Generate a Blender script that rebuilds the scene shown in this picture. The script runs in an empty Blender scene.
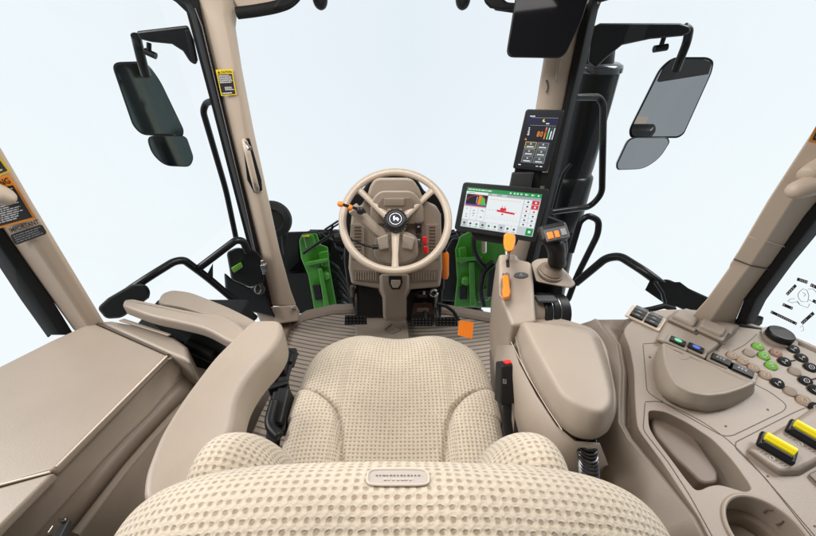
import bpy, bmesh, math, random
from mathutils import Vector, Matrix, noise
random.seed(7)
S = bpy.context.scene
COL = S.collection
# ------------------------------------------------------------------ camera
F = 367.0; TH = math.radians(35.0); CAM = Vector((0, 0, 1.32))
RT = Vector((1, 0, 0)); UP = Vector((0, math.sin(TH), math.cos(TH))); FW = Vector((0, math.cos(TH), -math.sin(TH)))
def ray(px, py): return FW + RT*((px-408)/F) + UP*((268-py)/F)
def P(px, py, pl):
    n, d = pl; r = ray(px, py)
    return CAM + r*((d - n.dot(CAM))/n.dot(r))
def Zp(z): return (Vector((0, 0, 1)), z)
def Yp(y): return (Vector((0, 1, 0)), y)
def Xp(x): return (Vector((1, 0, 0)), x)
def NP(n, p): n = Vector(n).normalized(); return (n, n.dot(Vector(p)))
def PD(px, py, t): return CAM + ray(px, py)*t
def PL(lst, pl): return [P(a, b, pl) for a, b in lst]
cam = bpy.data.cameras.new('camera'); co = bpy.data.objects.new('camera', cam); COL.objects.link(co)
cam.sensor_fit = 'HORIZONTAL'; cam.sensor_width = 36; cam.lens = 36*F/816
cam.clip_start = 0.01; cam.clip_end = 200
co.location = CAM; co.rotation_euler = (math.radians(90)-TH, 0, 0)
S.camera = co
# ------------------------------------------------------------------ materials
MC = {}
def mat(name, col, rough=0.5, metal=0.0, bump=0.0, bscale=600.0, mott=0.0, coat=0.0, spec=0.5, emit=None, es=1.0, mscale=7.0):
    if name in MC: return MC[name]
    m = bpy.data.materials.new(name); m.use_nodes = True; nt = m.node_tree; b = nt.nodes['Principled BSDF']
    b.inputs['Base Color'].default_value = (*col, 1); b.inputs['Roughness'].default_value = rough
    b.inputs['Metallic'].default_value = metal; b.inputs['Coat Weight'].default_value = coat
    b.inputs['Specular IOR Level'].default_value = spec
    tc = nt.nodes.new('ShaderNodeTexCoord')
    if mott:
        n = nt.nodes.new('ShaderNodeTexNoise'); n.inputs['Scale'].default_value = mscale; n.inputs['Detail'].default_value = 6
        nt.links.new(tc.outputs['Object'], n.inputs['Vector'])
        mr = nt.nodes.new('ShaderNodeMapRange'); mr.inputs[1].default_value = .3; mr.inputs[2].default_value = .7
        mr.inputs[3].default_value = 1-mott; mr.inputs[4].default_value = 1+mott
        nt.links.new(n.outputs['Fac'], mr.inputs[0])
        mx = nt.nodes.new('ShaderNodeMix'); mx.data_type = 'RGBA'; mx.blend_type = 'MULTIPLY'; mx.inputs[0].default_value = 1
        mx.inputs[6].default_value = (*col, 1); nt.links.new(mr.outputs[0], mx.inputs[7]); nt.links.new(mx.outputs[2], b.inputs['Base Color'])
        mr2 = nt.nodes.new('ShaderNodeMapRange'); mr2.inputs[3].default_value = max(0, rough-.07); mr2.inputs[4].default_value = min(1, rough+.07)
        nt.links.new(n.outputs['Fac'], mr2.inputs[0]); nt.links.new(mr2.outputs[0], b.inputs['Roughness'])
    if bump:
        v = nt.nodes.new('ShaderNodeTexVoronoi'); v.inputs['Scale'].default_value = bscale
        nt.links.new(tc.outputs['Object'], v.inputs['Vector'])
        n2 = nt.nodes.new('ShaderNodeTexNoise'); n2.inputs['Scale'].default_value = bscale*.6; n2.inputs['Detail'].default_value = 3
        nt.links.new(tc.outputs['Object'], n2.inputs['Vector'])
        ad = nt.nodes.new('ShaderNodeMath'); ad.operation = 'ADD'
        nt.links.new(v.outputs['Distance'], ad.inputs[0]); nt.links.new(n2.outputs['Fac'], ad.inputs[1])
        bp = nt.nodes.new('ShaderNodeBump'); bp.inputs['Strength'].default_value = bump; bp.inputs['Distance'].default_value = .001
        nt.links.new(ad.outputs[0], bp.inputs['Height']); nt.links.new(bp.outputs['Normal'], b.inputs['Normal'])
    if emit:
        b.inputs['Emission Color'].default_value = (*emit, 1); b.inputs['Emission Strength'].default_value = es
    MC[name] = m; return m
BEI = mat('beige_plastic', (.305, .252, .204), .43, bump=.18, bscale=900, mott=.07)
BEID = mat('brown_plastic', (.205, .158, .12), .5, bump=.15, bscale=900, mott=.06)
PIL = mat('pillar_trim', (.50, .41, .325), .5, bump=.15, bscale=900, mott=.04)
LEA = mat('grained_beige', (.315, .262, .212), .43, bump=.2, bscale=900, mott=.04)
WHB = mat('wheel_beige', (.40, .33, .26), .34, bump=.1, bscale=900, mott=.03)
LIN = mat('seam_line', (.10, .075, .055), .6)
BLK = mat('black_plastic', (.009, .0095, .0105), .42, bump=.1, mott=.1, spec=.3)
RUB = mat('black_rubber', (.0085, .009, .0095), .6, spec=.25, bump=.15, bscale=500, mott=.15)
GLB = mat('gloss_black', (.008, .008, .01), .12, coat=.5)
MET = mat('black_painted_metal', (.009, .010, .011), .3, mott=.12, spec=.3)
GRY = mat('dark_grey', (.06, .065, .07), .45, mott=.08)
MGY = mat('mid_grey', (.22, .22, .22), .4)
SIL = mat('silver', (.5, .5, .5), .3, metal=1)
GRN = mat('machine_green', (.045, .235, .018), .35, mott=.12, coat=.2, mscale=14)
GRN2 = mat('button_green', (.15, .40, .045), .4)
ORG = mat('orange_plastic', (.85, .21, .01), .4, mott=.04)
YEL = mat('yellow_plastic', (.88, .72, .01), .32)
RED = mat('red_plastic', (.75, .02, .02), .35)
WHT = mat('white_print', (.75, .75, .75), .6)
LBE = mat('light_print', (.68, .60, .5), .6)
DKR = mat('dark_red_brown', (.07, .03, .02), .5)
def c(name, col): return mat('ink_'+name, col, .45)
IY, IO, IK, IW = c('yellow', (.9, .66, .02)), c('orange', (.9, .32, .03)), c('black', (.02, .02, .022)), c('white', (.8, .8, .8))
def em(name, col, s=1.0): return mat('screen_'+name, (0, 0, 0), .3, emit=col, es=s)
EW, EG, ER, EK, EGY, EY, EB, EO = (em('white', (.80, .84, .86)), em('green', (.02, .30, .08)), em('red', (.65, .03, .05)), em('black', (.012, .012, .02)),
    em('grey', (.35, .38, .40)), em('yellow', (.9, .75, .2)), em('blue', (.06, .08, .35)), em('orange', (.8, .25, .03)))
EDG, ELG, ECY = em('darkgrey', (.08, .085, .09)), em('lightgrey', (.55, .6, .63)), em('pale_cyan', (.35, .75, .7))
EGB, EBB = em('lit_green', (.1, .7, .35)), em('lit_blue', (.12, .2, .8))
def mirror_mat(name, col, r=.03):
    m = mat(name, col, r, metal=1.0); return m
MIR = mirror_mat('mirror_silver', (.95, .97, .98)); MIRD = mirror_mat('mirror_green_tint', (.16, .21, .21), .08); MIRK = mat('mirror_dark', (.006, .006, .008), .05, spec=.12)
# glass
G = bpy.data.materials.new('window_glass'); G.use_nodes = True; nt = G.node_tree
for n in list(nt.nodes): nt.nodes.remove(n)
o_ = nt.nodes.new('ShaderNodeOutputMaterial'); mx = nt.nodes.new('ShaderNodeMixShader'); t_ = nt.nodes.new('ShaderNodeBsdfTransparent'); g_ = nt.nodes.new('ShaderNodeBsdfGlossy')
t_.inputs[0].default_value = (.985, .995, .99, 1); g_.inputs['Roughness'].default_value = .0
fr = nt.nodes.new('ShaderNodeLayerWeight'); fr.inputs[0].default_value = .12
mu = nt.nodes.new('ShaderNodeMath'); mu.operation = 'MULTIPLY'; mu.inputs[1].default_value = .12
nt.links.new(fr.outputs['Facing'], mu.inputs[0]); nt.links.new(mu.outputs[0], mx.inputs[0])
nt.links.new(t_.outputs[0], mx.inputs[1]); nt.links.new(g_.outputs[0], mx.inputs[2]); nt.links.new(mx.outputs[0], o_.inputs[0])
# seat fabric: knitted cloth with staggered rows of small woven holes (uses UV in metres)
FAB = bpy.data.materials.new('knit_fabric'); FAB.use_nodes = True; nt = FAB.node_tree; b = nt.nodes['Principled BSDF']
b.inputs['Roughness'].default_value = .9; b.inputs['Sheen Weight'].default_value = .25; b.inputs['Specular IOR Level'].default_value = .15
uv = nt.nodes.new('ShaderNodeUVMap')
nz = nt.nodes.new('ShaderNodeTexNoise'); nz.inputs['Scale'].default_value = 130; nt.links.new(uv.outputs[0], nz.inputs['Vector'])
dv = nt.nodes.new('ShaderNodeVectorMath'); dv.operation = 'MULTIPLY_ADD'; dv.inputs[1].default_value = (.0045, .0035, 0)
nt.links.new(nz.outputs['Color'], dv.inputs[0]); nt.links.new(uv.outputs[0], dv.inputs[2])
sp = nt.nodes.new('ShaderNodeSeparateXYZ'); nt.links.new(dv.outputs[0], sp.inputs[0])
def M(op, a, b_=None, c_=None):
    n = nt.nodes.new('ShaderNodeMath'); n.operation = op
    for i, x in enumerate((a, b_, c_)):
        if x is None: continue
        if isinstance(x, (int, float)): n.inputs[i].default_value = x
        else: nt.links.new(x, n.inputs[i])
    return n.outputs[0]
PX, PY = .0098, .0090
cu = M('COSINE', M('MULTIPLY', sp.outputs[0], 2*math.pi/PX)); cv = M('COSINE', M('MULTIPLY', sp.outputs[1], 2*math.pi/PY))
su = M('COSINE', M('MULTIPLY', sp.outputs[0], math.pi/PX)); sv = M('COSINE', M('MULTIPLY', sp.outputs[1], math.pi/PY))
dia = M('MULTIPLY', su, sv)                      # +-1 at staggered lattice
ab = M('ABSOLUTE', dia)
hole = nt.nodes.new('ShaderNodeMapRange'); hole.inputs[1].default_value = .44; hole.inputs[2].default_value = 1.0; hole.interpolation_type = 'SMOOTHSTEP'
nt.links.new(ab, hole.inputs[0])
fine = nt.nodes.new('ShaderNodeTexNoise'); fine.inputs['Scale'].default_value = 1400; fine.inputs['Detail'].default_value = 2; nt.links.new(uv.outputs[0], fine.inputs['Vector'])
big = nt.nodes.new('ShaderNodeTexNoise'); big.inputs['Scale'].default_value = 9; nt.links.new(uv.outputs[0], big.inputs['Vector'])
lump = nt.nodes.new('ShaderNodeTexNoise'); lump.inputs['Scale'].default_value = 110; nt.links.new(uv.outputs[0], lump.inputs['Vector'])
mxc = nt.nodes.new('ShaderNodeMix'); mxc.data_type = 'RGBA'; mxc.inputs[6].default_value = (.55, .478, .378, 1); mxc.inputs[7].default_value = (.29, .222, .152, 1)
hf = M('MULTIPLY', hole.outputs[0], M('MULTIPLY_ADD', lump.outputs['Fac'], 1.1, .32)); nt.links.new(M('MINIMUM', hf, 1.0), mxc.inputs[0])
mxd = nt.nodes.new('ShaderNodeMix'); mxd.data_type = 'RGBA'; mxd.blend_type = 'MULTIPLY'; mxd.inputs[0].default_value = 1
nt.links.new(mxc.outputs[2], mxd.inputs[6]); nt.links.new(M('MULTIPLY_ADD', M('ADD', fine.outputs['Fac'], big.outputs['Fac']), .34, .68), mxd.inputs[7])
nt.links.new(mxd.outputs[2], b.inputs['Base Color'])
bp = nt.nodes.new('ShaderNodeBump'); bp.inputs['Strength'].default_value = 1.0; bp.inputs['Distance'].default_value = .0019
nt.links.new(M('ADD', M('MULTIPLY', hole.outputs[0], -1.0), M('ADD', M('MULTIPLY', fine.outputs['Fac'], .4), M('MULTIPLY', M('MULTIPLY', cu, cv), .3))), bp.inputs['Height']); nt.links.new(bp.outputs['Normal'], b.inputs['Normal'])
# ribbed floor mat
MATF = bpy.data.materials.new('ribbed_floor_mat'); MATF.use_nodes = True; nt = MATF.node_tree; b = nt.nodes['Principled BSDF']; b.inputs['Roughness'].default_value = .6
tc = nt.nodes.new('ShaderNodeTexCoord'); sp = nt.nodes.new('ShaderNodeSeparateXYZ'); nt.links.new(tc.outputs['Object'], sp.inputs[0])
w = M('SINE', M('MULTIPLY', M('ADD', sp.outputs[1], M('MULTIPLY', M('MULTIPLY', sp.outputs[0], sp.outputs[0]), -.25)), 2*math.pi/.024))
mr = nt.nodes.new('ShaderNodeMapRange'); mr.inputs[1].default_value = .55; mr.inputs[2].default_value = .9; nt.links.new(w, mr.inputs[0])
mxc = nt.nodes.new('ShaderNodeMix'); mxc.data_type = 'RGBA'; mxc.inputs[6].default_value = (.36, .30, .245, 1); mxc.inputs[7].default_value = (.15, .125, .10, 1)
nt.links.new(mr.outputs[0], mxc.inputs[0]); nt.links.new(mxc.outputs[2], b.inputs['Base Color'])
bp = nt.nodes.new('ShaderNodeBump'); bp.inputs['Strength'].default_value = .8; bp.inputs['Distance'].default_value = .004; bp.invert = True
nt.links.new(mr.outputs[0], bp.inputs['Height']); nt.links.new(bp.outputs['Normal'], b.inputs['Normal'])

# ------------------------------------------------------------------ mesh builder
WL = {}
def curve_pts(pts, r=.01, n=5, closed=False):
    pts = [Vector(p) for p in pts]; out = []; N = len(pts)
    for i, p in enumerate(pts):
        if not closed and i in (0, N-1): out.append(p); continue
        a, b = pts[i-1], pts[(i+1) % N]
        da, db = (a-p), (b-p); la, lb = da.length, db.length
        if la < 1e-6 or lb < 1e-6: continue
        k = min(r, .45*la, .45*lb); q0 = p+da/la*k; q1 = p+db/lb*k
        for j in range(n+1):
            t = j/n; out.append(q0*(1-t)**2 + p*2*t*(1-t) + q1*t*t)
    return out
TXT = {}
def text_mesh(s, bold=False):
    if s in TXT: return TXT[s]
    cu = bpy.data.curves.new('t', 'FONT'); cu.body = s; cu.size = 1; cu.resolution_u = 2
    if bold: cu.offset = .02
    ob = bpy.data.objects.new('t', cu); COL.objects.link(ob)
    bpy.context.view_layer.update()
    me = bpy.data.meshes.new_from_object(ob.evaluated_get(bpy.context.evaluated_depsgraph_get()))
    v = [(q.co.x, q.co.y) for q in me.vertices]; f = [tuple(p.vertices) for p in me.polygons]
    bpy.data.objects.remove(ob); bpy.data.curves.remove(cu); bpy.data.meshes.remove(me)
    xs = [a for a, _ in v] or [0]
    TXT[s] = (v, f, min(xs), max(xs)); return TXT[s]
class MB:
    def __init__(s, *mats): s.v = []; s.f = []; s.m = []; s.mats = list(mats); s.uv = {}; s.k = 0
    def mi(s, m):
        if m is None: return s.k
        if m not in s.mats: s.mats.append(m)
        return s.mats.index(m)
    def add(s, vs, fs, m=None):
        o = len(s.v); s.v += [Vector(q) for q in vs]; i = s.mi(m)
        for f in fs: s.f.append(tuple(a+o for a in f)); s.m.append(i)
        return s
    def prism(s, pts, vec, m=None, top=1.0):
        pts = [Vector(p) for p in pts]; n = len(pts); vec = Vector(vec); cc = sum(pts, Vector())/n
        q = [cc+vec+(p-cc)*top for p in pts]
        return s.add(pts+q, [tuple(range(n)), tuple(range(2*n-1, n-1, -1))]+[(i, (i+1) % n, n+(i+1) % n, n+i) for i in range(n)], m)
    def frus(s, px, pl, pl2, m=None, inset=0):       # solid whose faces lie on two planes
        cx = sum(a for a, _ in px)/len(px); cy = sum(b for _, b in px)/len(px)
        a = [P(x, y, pl) for x, y in px]; b = [P(cx+(x-cx)*(1-inset), cy+(y-cy)*(1-inset), pl2) for x, y in px]
        return s.ring([a, b], m)
    def ring(s, rings, m=None, caps=True, close=True):
        n = len(rings[0]); vs = [q for r in rings for q in r]; fs = []
        for k in range(len(rings)-1):
            for i in range(n if close else n-1):
                j = (i+1) % n; fs.append((k*n+i, k*n+j, (k+1)*n+j, (k+1)*n+i))
        if caps: fs.append(tuple(range(n))); e = (len(rings)-1)*n; fs.append(tuple(e+n-1-i for i in range(n)))
        return s.add(vs, fs, m)
    def loft(s, rows, m=None): return s.ring(rows, m, caps=False, close=False)
    def box(s, c, d, m=None, rot=None, R=None):
        c = Vector(c); d = Vector(d)/2
        if R is None: R = Matrix.Rotation(rot[0], 3, rot[1]) if rot else Matrix.Identity(3)
        vs = [c+R@Vector((x*d.x, y*d.y, z*d.z)) for x in (-1, 1) for y in (-1, 1) for z in (-1, 1)]
        return s.add(vs, [(0, 1, 3, 2), (4, 6, 7, 5), (0, 4, 5, 1), (2, 3, 7, 6), (0, 2, 6, 4), (1, 5, 7, 3)], m)
    def tube(s, path, r, m=None, seg=12, closed=False, bend=0.0, flat=1.0):
        path = curve_pts(path, bend, 6, closed) if bend else [Vector(p) for p in path]
        n = len(path); t0 = (path[1]-path[0]).normalized(); up = Vector((0, 0, 1)) if abs(t0.z) < .9 else Vector((1, 0, 0))
        nrm = t0.cross(up).normalized(); rings = []
        rr = r if isinstance(r, (list, tuple)) else None
        for i, p in enumerate(path):
            a = path[i-1] if (i or closed) else p; b = path[(i+1) % n] if (i < n-1 or closed) else p
            t = (b-a).normalized(); nrm = (nrm-t*nrm.dot(t)).normalized(); bi = t.cross(nrm)
            R = (rr[0]+(rr[1]-rr[0])*i/(n-1)) if rr else r
            rings.append([p+nrm*(R*math.cos(2*math.pi*k/seg))+bi*(R*flat*math.sin(2*math.pi*k/seg)) for k in range(seg)])
        if closed: rings.append(rings[0]); return s.ring(rings, m, caps=False)
        return s.ring(rings, m)
    def lathe(s, c, ax, prof, m=None, seg=32):
        c = Vector(c); ax = Vector(ax).normalized(); u = ax.orthogonal().normalized(); w = ax.cross(u)
        return s.ring([[c+ax*h+u*(r*math.cos(2*math.pi*k/seg))+w*(r*math.sin(2*math.pi*k/seg)) for k in range(seg)] for r, h in prof], m)
    def strip(s, path, wdt, n, m=None, lift=.0006):
        path = [Vector(p) for p in path]; n = Vector(n).normalized(); L = []; R_ = []
        for i, p in enumerate(path):
            t = (path[min(i+1, len(path)-1)]-path[max(i-1, 0)]).normalized(); q = n.cross(t).normalized()*wdt/2
            L.append(p+q+n*lift); R_.append(p-q+n*lift)
        return s.ring([L, R_, [x-n*.002 for x in R_], [x-n*.002 for x in L], L], m, caps=False, close=False)
    def build(s, name, parent=None, bevel=0, seg=3, sub=0, solid=0, angle=35, uvs=None, flat=False):
        me = bpy.data.meshes.new(name); off = WL.get(parent, Vector((0, 0, 0)))
        me.from_pydata([q-off for q in s.v], [], s.f)
        for m in s.mats: me.materials.append(m)
        for p, i in zip(me.polygons, s.m): p.material_index = i; p.use_smooth = not flat
        if uvs:
            ul = me.uv_layers.new(name='UVMap')
            for lp in me.loops: ul.data[lp.index].uv = uvs[lp.vertex_index]
        bm = bmesh.new(); bm.from_mesh(me); bmesh.ops.recalc_face_normals(bm, faces=bm.faces); bm.to_mesh(me); bm.free()
        if not flat and not sub: me.set_sharp_from_angle(angle=math.radians(angle))
        ob = bpy.data.objects.new(name, me); COL.objects.link(ob)
        if parent: ob.parent = parent
        WL[ob] = Vector(off)
        if solid:
            md = ob.modifiers.new('s', 'SOLIDIFY'); md.thickness = solid; md.offset = 0
        if bevel:
            md = ob.modifiers.new('b', 'BEVEL'); md.width = bevel; md.segments = seg; md.limit_method = 'ANGLE'; md.angle_limit = math.radians(angle); md.harden_normals = False
            for e in me.edges: e.use_edge_sharp = False
            w_ = ob.modifiers.new('w', 'WEIGHTED_NORMAL'); w_.keep_sharp = False
        if sub:
            md = ob.modifiers.new('u', 'SUBSURF'); md.levels = sub; md.render_levels = sub
        return ob
def inset(pts, d):
    n = len(pts); c_ = sum(pts, Vector())/n; ar = Vector()
    for i in range(n): ar += (pts[i]-c_).cross(pts[(i+1) % n]-c_)
    ar.normalize(); out = []
    for i in range(n):
        t = (pts[(i+1) % n]-pts[i-1]).normalized(); out.append(pts[i]+ar.cross(t)*d)
    return out
def block(m, outline, th, rt, rb=.006, bulge=0.0, mt=None):
    """padded solid: outline at its widest, rounded over at the top by rt and below by rb"""
    rg = [[p+Vector((0, 0, -th)) for p in inset(outline, rb+.002)]]
    for k in range(4): a = k/3*math.pi/2; rg.append([p+Vector((0, 0, -th+rb*(1-math.cos(a)))) for p in inset(outline, rb*(1-math.sin(a)))])
    if bulge: rg.append([p+Vector((0, 0, -th*.5)) for p in inset(outline, -bulge)])
    for k in range(7): a = k/6*math.pi/2; rg.append([p+Vector((0, 0, -rt+rt*math.sin(a))) for p in inset(outline, rt*(1-math.cos(a)))])
    m.ring(rg, mt)
class Canvas:
    """flat quad in the scene (bl, br, tr, tl); prints shapes on it in W x H units, each layer a little proud of the last"""
    def __init__(s, mb, q, W, H, step=.0003, base=.0004):
        s.mb = mb; s.q = [Vector(a) for a in q]; s.W, s.H = W, H; s.n = (s.q[1]-s.q[0]).cross(s.q[3]-s.q[0]).normalized()
        if s.n.dot(CAM-s.q[0]) < 0: s.n = -s.n
        s.st = step; s.b = base
    def p(s, x, y, l):
        u, v = x/s.W, y/s.H; q = s.q
        return (q[0]*(1-u)+q[1]*u)*(1-v)+(q[3]*(1-u)+q[2]*u)*v + s.n*(s.b+s.st*l)
    def poly(s, pts, m, l=1): s.mb.add([s.p(x, y, l) for x, y in pts], [tuple(range(len(pts)))], m)
    def rect(s, x0, y0, x1, y1, m, l=1): s.poly([(x0, y0), (x1, y0), (x1, y1), (x0, y1)], m, l)
    def frame(s, x0, y0, x1, y1, w, m, l=1):
        s.rect(x0, y0, x1, y0+w, m, l); s.rect(x0, y1-w, x1, y1, m, l); s.rect(x0, y0+w, x0+w, y1-w, m, l); s.rect(x1-w, y0+w, x1, y1-w, m, l)
    def disc(s, x, y, r, m, l=1, n=16): s.poly([(x+r*math.cos(2*math.pi*k/n), y+r*math.sin(2*math.pi*k/n)) for k in range(n)], m, l)
    def text(s, x, y, h, t, m, l=2, width=None, bold=False):
        v, f, a, b = text_mesh(t, bold); k = h/.7; kx = k if width is None else width/max(b-a, .01)
        s.mb.add([s.p(x+(p[0]-a)*kx, y+p[1]*k, l) for p in v], f, m)
    def lines(s, x0, y0, x1, y1, n, m, l=2, fill=.5, rag=.25):     # rows of tiny unreadable print
        hh = (y1-y0)/n
        for i in range(n):
            y = y1-(i+1)*hh; x = x0
            xe = x1-random.random()*rag*(x1-x0)
            while x < xe:
                w_ = random.uniform(.06, .2)*(x1-x0); s.rect(x, y+hh*(1-fill)/2, min(x+w_, xe), y+hh*(1+fill)/2, m, l); x += w_+.025*(x1-x0)
def E(name, label, cat, loc, group=None):
    o = bpy.data.objects.new(name, None); COL.objects.link(o); o.location = loc; o.empty_display_size = .05
    o['label'] = label; o['category'] = cat
    if group: o['group'] = group
    WL[o] = Vector(loc); return o
def tag(o, label, cat, group=None):
    o['label'] = label; o['category'] = cat
    if group: o['group'] = group
    return o
def struct(o): o['kind'] = 'structure'; return o
# ================================================================== FLOOR
fl = MB(MATF)
fl.ring([[Vector(q)+Vector((0, 0, z)) for q in [(-.62, -.5, 0), (.55, -.5, 0), (.55, 1.38, 0), (.30, 1.50, 0), (-.40, 1.50, 0), (-.62, 1.42, 0)]] for z in (-.03, 0)])
struct(fl.build('floor'))
fw = MB(BEID)
fw.box((-.03, -.62, .33), (1.3, .04, .68)); 
tag(fw.build('rear_panel', bevel=.004), 'beige panel closing the cab behind the seat', 'panel')
# front lip of the floor, between pillar foot and dash
sl = MB(BEID); sl.box((-.635, .95, .0), (.09, .85, .06)); tag(sl.build('door_sill', bevel=.01), 'beige door sill beside the floor mat under the left door', 'door sill')
lp = MB(BEID); lp.ring([[Vector((x, y+oy, z)) for x, y in ((-.64, 1.27), (-.54, 1.405), (-.40, 1.455), (-.10, 1.47), (.2, 1.455), (.50, 1.37))] for oy, z in ((0, .004), (.015, .016), (.06, .018), (.065, -.04))], close=False, caps=False)
tag(lp.build('floor_edge', solid=.003, bevel=.003), 'smooth beige lip along the front edge of the ribbed floor mat', 'floor trim')
tr = MB(BEI)
tr.prism(PL([(355, 303), (377, 300), (381, 318), (407, 318), (411, 345), (355, 345)], Zp(.012)), (0, 0, .035), top=.93)
tr.tube(curve_pts(PL([(384, 330), (392, 324), (401, 330), (392, 334)], Zp(.049)), .01, 3, True), .003, BEID, 6, True)
tag(tr.build('floor_plate', bevel=.008), 'smooth beige raised plate at the foot of the dash column', 'floor plate')

# ================================================================== SEAT
CX = -.033
def grid_uv(rows):
    nr, nc = len(rows), len(rows[0]); mid = rows[nr//2]; us = [0]
    for i in range(1, nc): us.append(us[-1]+(mid[i]-mid[i-1]).length)
    vs = [0]; mc = nc//2
    for j in range(1, nr): vs.append(vs[-1]+(rows[j][mc]-rows[j-1][mc]).length)
    u0 = us[mc]
    return [(us[i]-u0, vs[j]) for j in range(nr) for i in range(nc)]
def sp_(v, e): return math.copysign(abs(v)**e, v)
seat = E('operator_seat', 'cream knitted operator seat in the middle of the cab, reclined backrest towards the viewer', 'seat', (CX, .45, .12))
gx = [(.38, .108), (.42, .114), (.50, .128), (.54, .144), (.565, .165), (.585, .19), (.60, .215), (.615, .26), (.64, .40)]
def groove(y):
    if y <= gx[0][0]: return gx[0][1]
    for (a, b_), (c_, d) in zip(gx, gx[1:]):
        if y <= c_: t = (y-a)/(c_-a); return b_+(d-b_)*t
    return .35
rows = []; NR, NC = 150, 190
for j in range(NR+1):
    v = -1+2*j/NR; y = .525+.295*v
    k = max(0, 1-abs(v)**5.5)**(1/3.4); hw = .258*max(0.0, 1-abs(v)**7.0)**(1/3.0)
    if v < 0: hw = .252*max(0, 1-abs(v)**8)**(1/5)
    hw *= 1 + .045*math.cos(v*1.5) - .02*max(0, v)**2
    row = []
    for i in range(NC+1):
        ph = math.pi*(1-i/NC); x = hw*sp_(math.cos(ph), .62); s_ = abs(math.sin(ph))**.42
        z = .42+.105*k*s_
        g = groove(y); d = abs(x)-g
        # front edge: two low lobes either side of a shallow dip
        bol = 0
        if y < .70:
            bol = -.016*math.exp(-(d/.006)**2) + (.020*(1-math.exp(-max(d, 0)/.03)) if d > 0 else 0)
            bol *= min(1, max(0, (.66-y)/.03))
        z += (bol + .010*math.exp(-((abs(x)-.13)/.07)**2)*max(0, v) - .006*math.exp(-(x/.09)**2))*min(1, s_*1.3)*k
        z += .0015*noise.noise(Vector((x*18, y*18, 3)))
        row.append(Vector((CX+x, y+.012*math.exp(-((abs(x)-.11)/.07)**2)*max(0, v)**3, z)))
    rows.append(row)
mb = MB(FAB); mb.loft(rows); mb.build('cushion', seat, uvs=grid_uv(rows), angle=80)
# backrest: lofted from stations across its width
def backrest(c, a, bb, cc, rec, ns, nr, ex=3.0, e1=.8, e2=.6, lump=None, n2=2.2):
    R = Matrix.Rotation(rec, 3, 'X'); rr = []
    for i in range(ns+1):
        s_ = -1+2*i/ns; s_ = math.copysign(1-(1-abs(s_))**1.35, s_); k = max(1e-4, 1-abs(s_)**ex)**(1/n2); col = []
        for j in range(nr+1):
            ph = -math.pi*.75+2*math.pi*j/nr
            p = Vector((a*s_, bb*(k**.55)*sp_(math.cos(ph), e1), cc*(k if math.sin(ph) > 0 else k**.4)*sp_(math.sin(ph), e2)))
            if lump: p = lump(p, s_, ph)
            col.append(Vector(c)+R@p)
        rr.append(col)
    rows = [[rr[i][j] for i in range(ns+1)] for j in range(nr+1)]
    return rows
def lumpf(p, s_, ph):
    p.z += .004*noise.noise(Vector((p.x*9, p.y*9, p.z*9)))
    if p.z > 0: p.z -= .012*math.exp(-(p.x/.12)**2)*0
    return p
rows = backrest((CX+.016, .172, .622), .355, .100, .338, math.radians(7), 130, 160, ex=2.9, n2=2.6, lump=lumpf)
mb = MB(FAB); mb.loft(rows); bk = mb.build('backrest', seat, uvs=grid_uv(rows), angle=80)
for sx in (-1, 1):
    rows = backrest((CX+(.004 if sx < 0 else -.016)+sx*.224, .268, .628), .070, .085, .222, math.radians(6), 50, 90, ex=2.2, n2=2.1, e1=.95, e2=.85)
    mb = MB(FAB); mb.loft(rows); mb.build('side_bolster', seat, uvs=grid_uv(rows), angle=80)
# woven badge on the crest
mb = MB(mat('badge_cloth', (.40, .355, .32), .6, bump=.2), LBE)
bp_ = [(369, 471), (427, 471), (430, 486), (366, 486)]
def crest(px, py): return P(px, py, NP((0, -.18, 1), (0, .15, .931)))
q = [crest(*a) for a in ((366, 487), (430, 487), (427, 471), (370, 471))]
# follow the curved cloth: cast onto the backrest
bpy.context.view_layer.update()
def snap(px, py, ob, lift):
    off = WL[ob]; o0 = CAM-off; r = ray(px, py).normalized()
    ok, loc, nn, _ = ob.ray_cast(o0, r)
    if not ok: return crest(px, py), Vector((0, 0, 1))
    if nn.dot(r) > 0: nn = -nn
    return loc+off+nn*lift, nn
def badge_grid(mb, m, x0, x1, y0, y1, lift, nx=24, ny=8, tp=3, pw=4.0):
    rws = []
    for j in range(ny+1):
        row = []
        for i in range(nx+1):
            u, v = -1+2*i/nx, -1+2*j/ny
            k = max(0, 1-abs(v)**pw)**(1/pw)*.22+.78 if abs(v) > .3 else 1
            x = (x0+x1)/2+(x1-x0)/2*u*k+ (-v)*0; x += (x-392)*(.03*v); y = (y0+y1)/2+(y1-y0)/2*v
            row.append(snap(x, y, bk, lift)[0])
        rws.append(row)
    mb.loft(rws, m)
badge_grid(mb, mb.mats[0], 367.5, 428.5, 471, 486.5, .0012)
edge = []
for k in range(48):
    a = 2*math.pi*k/48; x = 398+30.5*sp_(math.cos(a), .35); y = 478.8-7.8*sp_(math.sin(a), .5); x += (x-398)*.03*((y-478)/8)
    edge.append(snap(x, y, bk, .0016)[0])
mb.tube(edge, .0011, mat('badge_edge', (.55, .48, .40), .8), 6, True)
for k in range(13):
    x = 376+k*3.5; a = snap(x, 477.2, bk, .002)[0]; b_ = snap(x+random.uniform(1.5, 3), 477.4, bk, .002)[0]; mb.tube([a, b_], .0006, mat('badge_thread', (.27, .225, .18), .8), 5)
for k in range(7):
    x = 384+k*4.2; a = snap(x, 481.5, bk, .002)[0]; b_ = snap(x+random.uniform(1.5, 3.4), 481.6, bk, .002)[0]; mb.tube([a, b_], .0006, LBE, 5)
mb.build('badge', seat)
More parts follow.
